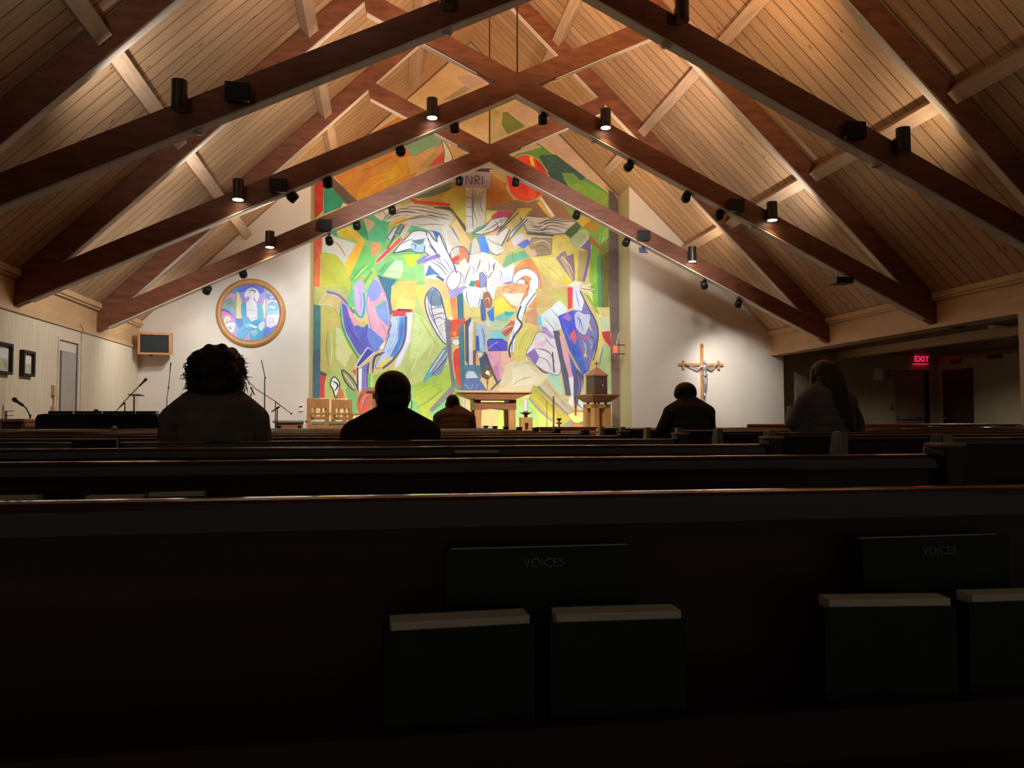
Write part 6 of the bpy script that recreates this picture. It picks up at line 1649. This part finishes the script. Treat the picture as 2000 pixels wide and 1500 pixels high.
for k in range(46):
    a = rg.uniform(0, 2*PI); b_ = rg.uniform(-.75, 1.2); v = Vector((math.cos(a)*math.cos(b_), math.sin(a)*math.cos(b_)-.15, math.sin(b_)))
    if v.y > .35 and v.z < .3: continue
    hb.ell(hc+Vector((v.x*.112, v.y*.11, v.z*.115+.01)), rg.uniform(.018, .032), n=8, k=6)
ho = hb.build('hair', MP['hair1'], t, smooth=True); remesh(ho, .006, 2)
cl = MB()
for k in range(330):
    a = rg.uniform(0, 2*PI); b_ = rg.uniform(-.95, 1.35); v = Vector((math.cos(a)*math.cos(b_), math.sin(a)*math.cos(b_)-.15, math.sin(b_)))
    if v.y > .3 and v.z < .25: continue
    p = hc+Vector((v.x*.124, v.y*.118, v.z*.118+.012)); ph = rg.uniform(0, 6.3); cr = rg.uniform(.006, .013); P = []
    d = Vector((v.x*.8, v.y*.5, -.9 if v.z < .5 else -.2)).normalized(); s1 = d.orthogonal().normalized(); s2 = d.cross(s1)
    ln = rg.uniform(.02, .045)*(1.5 if v.z < -.25 else 1)
    for i in range(9):
        u = i/8; P.append(p+d*ln*u+(s1*math.cos(ph+u*6)+s2*math.sin(ph+u*6))*cr*(.4+.8*u))
    cl.path(P, [.0024]*6+[.0018, .0012, .0006], 5)
cl.build('loose_curls', MP['hair1'], ho, smooth=True)
# 2: middle person, short dark hair --------------------------------------------------
Y2 = 3.98; q = at(764, 830, Y2); sh_z = at(764, 806, Y2).z; tp = at(770, 722, Y2).z
t, H, hx_, sh, hc, Rt = person((q.x, Y2), 'person with short dark hair and black jacket in the middle, in front of the lectern', dict(shz=sh_z-.048, top=tp, drop=.015, hs=.238, hw=.150, hx=.008, lean=.02, seat=.40, fat=.98, skin=M['skinb'], shirt=MP['shirt2'], sleeve=.95, collar=.012))
hb = MB(); hb.ell(hc+Vector((0, -.02, .022)), (.090, .104, .092), Rt, 22, 12); hb.ell(hc+Vector((0, -.055, -.035)), (.082, .065, .085)); hb.ell(hc+Vector((0, -.06, -.10)), (.06, .045, .05))
for sx in (-1, 1): hb.ell(hc+Vector((sx*.062, -.005, -.01)), (.028, .05, .06))
ho = hb.build('hair', MP['hair2'], t, smooth=True); remesh(ho, .006, 3)
cl = MB(); rg = random.Random(5)
for k in range(26):
    a = rg.uniform(-1, 1); p = hc+Vector((a*.07, -.075, -.12+rg.uniform(0, .03))); d = Vector((a*.6, -.1, -.8)).normalized(); cl.path([p, p+d*.02, p+d*.035+Vector((a*.01, 0, 0)), p+d*.045+Vector((a*.02, 0, .008))], [.0016, .0014, .001, .0005], 5)
cl.build('loose_strands', MP['hair2'], ho)
MB().path([H(hx_+.008, .0, -.02), H(hx_+.02, .0, -.045), H(hx_+.018, .02, -.075), H(hx_-.004, .05, -.085)], .0022, 6).build('mask_loop', MP['hair2'], t)
# 3: far person in a brown shirt -----------------------------------------------------
Y3 = 10.12; q = at(888, 815, Y3); sh_z = at(888, 803, Y3).z; tp = at(886, 770.5, Y3).z
t, H, hx_, sh, hc, Rt = person((q.x, Y3), 'person with cropped black hair and brown shirt seated before the altar', dict(shz=sh_z-.01, top=tp, hs=.262, hw=.160, hx=-.02, lean=.04, fat=1.1, skin=M['skinb'], shirt=MP['shirt3'], sleeve=.9, collar=.012,
    folds=(((-.05, -.11, -.05), (-.16, -.11, -.20), .012), ((.05, -.11, -.05), (.17, -.11, -.18), .012), ((-.02, -.115, -.10), (.05, -.115, -.12), .01))))
hb = MB(); hb.ell(hc+Vector((0, -.014, .027)), (.086, .100, .093), Rt, 22, 12); hb.ell(hc+Vector((0, -.05, -.03)), (.074, .06, .07))
ho = hb.build('hair', MP['hair2'], t, smooth=True); remesh(ho, .006, 3)
# 4: hunched person in a black hooded top --------------------------------------------
Y4 = 7.55; q = at(1352, 800, Y4); sh_z = at(1352, 787, Y4).z; tp = at(1350, 745, Y4).z
t, H, hx_, sh, hc, Rt = person((q.x, Y4), 'person in black long-sleeved top with faded lettering, hunched before the crucifix', dict(shz=sh_z-.02, top=tp, hs=.262, hw=.165, hx=-.015, lean=.08, nod=.35, fat=1.08, skin=M['skin'], shirt=MP['shirt4'], sleeve=.95,
    elL=(-.29, .10, sh_z-.28), wrL=(-.14, .30, sh_z-.26)))
hb = MB(); hb.ell(hc+Vector((0, -.012, .020)), (.112, .112, .096), n=24, k=12); hb.ell(hc+Vector((0, -.05, -.045)), (.088, .075, .085)); hb.ell(hc+Vector((-.05, -.01, -.005)), (.068, .08, .062)); hb.ell(hc+Vector((.045, -.01, .0)), (.07, .08, .065))
ho = hb.build('hair', MP['hair1'], t, smooth=True); remesh(ho, .006, 3)
cl = MB(); rg = random.Random(11)
for k in range(60):
    a = rg.uniform(0, 2*PI); v = Vector((math.cos(a), -.3, math.sin(a)*.8)); p = hc+Vector((v.x*.108, -.02, v.z*.10+.01)); d = Vector((v.x, -.2, v.z-.6)).normalized(); cl.path([p-d*.01, p+d*.008, p+d*.016+Vector((0, 0, -.004))], [.002, .0015, .0006], 5)
cl.build('loose_strands', MP['hair1'], ho)
pr = MB(); rg = random.Random(4)
for row, (zz, nn_, w0) in enumerate(((-.012, 9, .12), (-.045, 12, .16))):
    for k in range(nn_):
        x_ = -w0+.05+2*w0*k/(nn_-1); zc2 = zz-.05*(x_/.2)**2; yb = -.132+.30*x_*x_
        for s_ in range(2): pr.box((x_-.007+s_*.010, yb-.004, zc2-.013), (x_-.004+s_*.010, yb+.02, zc2+.011))
        if k % 2: pr.box((x_-.007, yb-.004, zc2+.006), (x_+.006, yb+.02, zc2+.010))
        else: pr.box((x_-.007, yb-.004, zc2-.013), (x_+.006, yb+.02, zc2-.009))
pr.build('back_print', MP['print4'], t, off=-sh+Vector((0, 0, 0)))
# 5: long-haired person on the right -------------------------------------------------
Y5 = 6.0; q = at(1622, 800, Y5); sh_z = at(1620, 758, Y5).z; tp = at(1628, 702, Y5).z
eL = at(1546, 826, Y5); 
t, H, hx_, sh, hc, Rt = person((q.x, Y5), 'person with long straight hair holding a white sheet, on the right near the aisle', dict(shz=sh_z-.01, top=tp, hs=.255, hw=.148, hx=.015, drop=.055, lean=.05, nod=.35, turn=.45, seat=.62, kneel=True, fat=.95, skin=M['skin'], shirt=MP['shirt5'], sleeve=.95,
    elL=(eL.x-q.x+.045, .08, eL.z), wrL=(-.16, .33, eL.z+.10), elR=(.25, .08, eL.z-.0), wrR=(.06, .30, eL.z+.10),
    extra=((( -.15, 0, -.10), .09, (-.20, .03, -.40), .09), ((.15, 0, -.10), .09, (.20, .03, -.40), .09), ((-.2, .03, -.2), .06, (-.24, .06, -.36), .055))))
hb = MB(); hb.ell(hc+Vector((0, -.018, .018)), (.108, .118, .104), n=24, k=14); n = 12
for i in range(n):
    u = i/(n-1); z_ = hc.z-.0-u*.50; hb.ell(Vector((hc.x+.010+u*.045, hc.y-.055-.05*math.sin(PI*min(u*1.1, 1))-.075*u, z_)), (.118-.030*u, .075-.03*u, .07))
for sx in (-1, 1):
    a_ = hc+Vector((sx*.082, -.005, .03)); b_ = hc+Vector((sx*.105+.006, -.03, -.17)); hb.cap(a_, .034, b_, .034); hb.cap(b_, .034, hc+Vector((sx*.10+.035, -.07, -.36)), .018)
ho = hb.build('hair', MP['hair5'], t, smooth=True); remesh(ho, .007, 4)
cl = MB(); rg = random.Random(9)
for k in range(170):
    a = rg.uniform(-1, 1); p = Vector((hc.x+.010+a*.104, hc.y-.10-.034*(1-a*a), hc.z+.045-.05*abs(a)))
    P = [p+Vector((-a*.05, .055, .062)), p]; sp_ = rg.uniform(-.012, .012)
    for i in range(7): u = (i+1)/7; P.append(Vector((p.x*(1)+(.045-a*.022)*u+sp_*u, p.y-.085*u-.035*math.sin(PI*u), p.z-.52*u-rg.uniform(0, .02))))
    cl.path(P, [.0015, .003, .004, .004, .004, .004, .0035, .003, .001], 5)
cl.build('loose_strands', MP['hair5'], ho, smooth=True)
# the sheet of paper in the left hand
a = at(1555.5, 751, Y5+.34); b_ = at(1585, 768, Y5+.34); c_ = at(1590, 812, Y5+.34); d_ = at(1557, 792, Y5+.34)
o = MB().prism([a, b_, c_, d_], (0, .0025, 0)).build('paper_sheet', M['thin'], off=(a+c_)/2); tag(o, 'white sheet of paper held up by the long-haired person', 'paper')
# hood and clothes done; cup-shaped dark bag beside the long-haired person
p = at(1677, 822, Y5-.05)
t = thing('shoulder_bag', (p.x+.035, Y5+.02, p.z-.16), 'dark rounded shoulder bag at the right side of the long-haired person', 'bag')
hb = MB(); hb.ell((0, 0, .11), (.032, .09, .13)); hb.build('pouch', MP['shirt5'], t, smooth=True); MB().path([(0, -.06, .2), (-.02, -.03, .27), (-.03, .0, .29), (-.02, .03, .27), (0, .06, .2)], .008, 6).build('strap', MP['shirt5'], t, smooth=True)
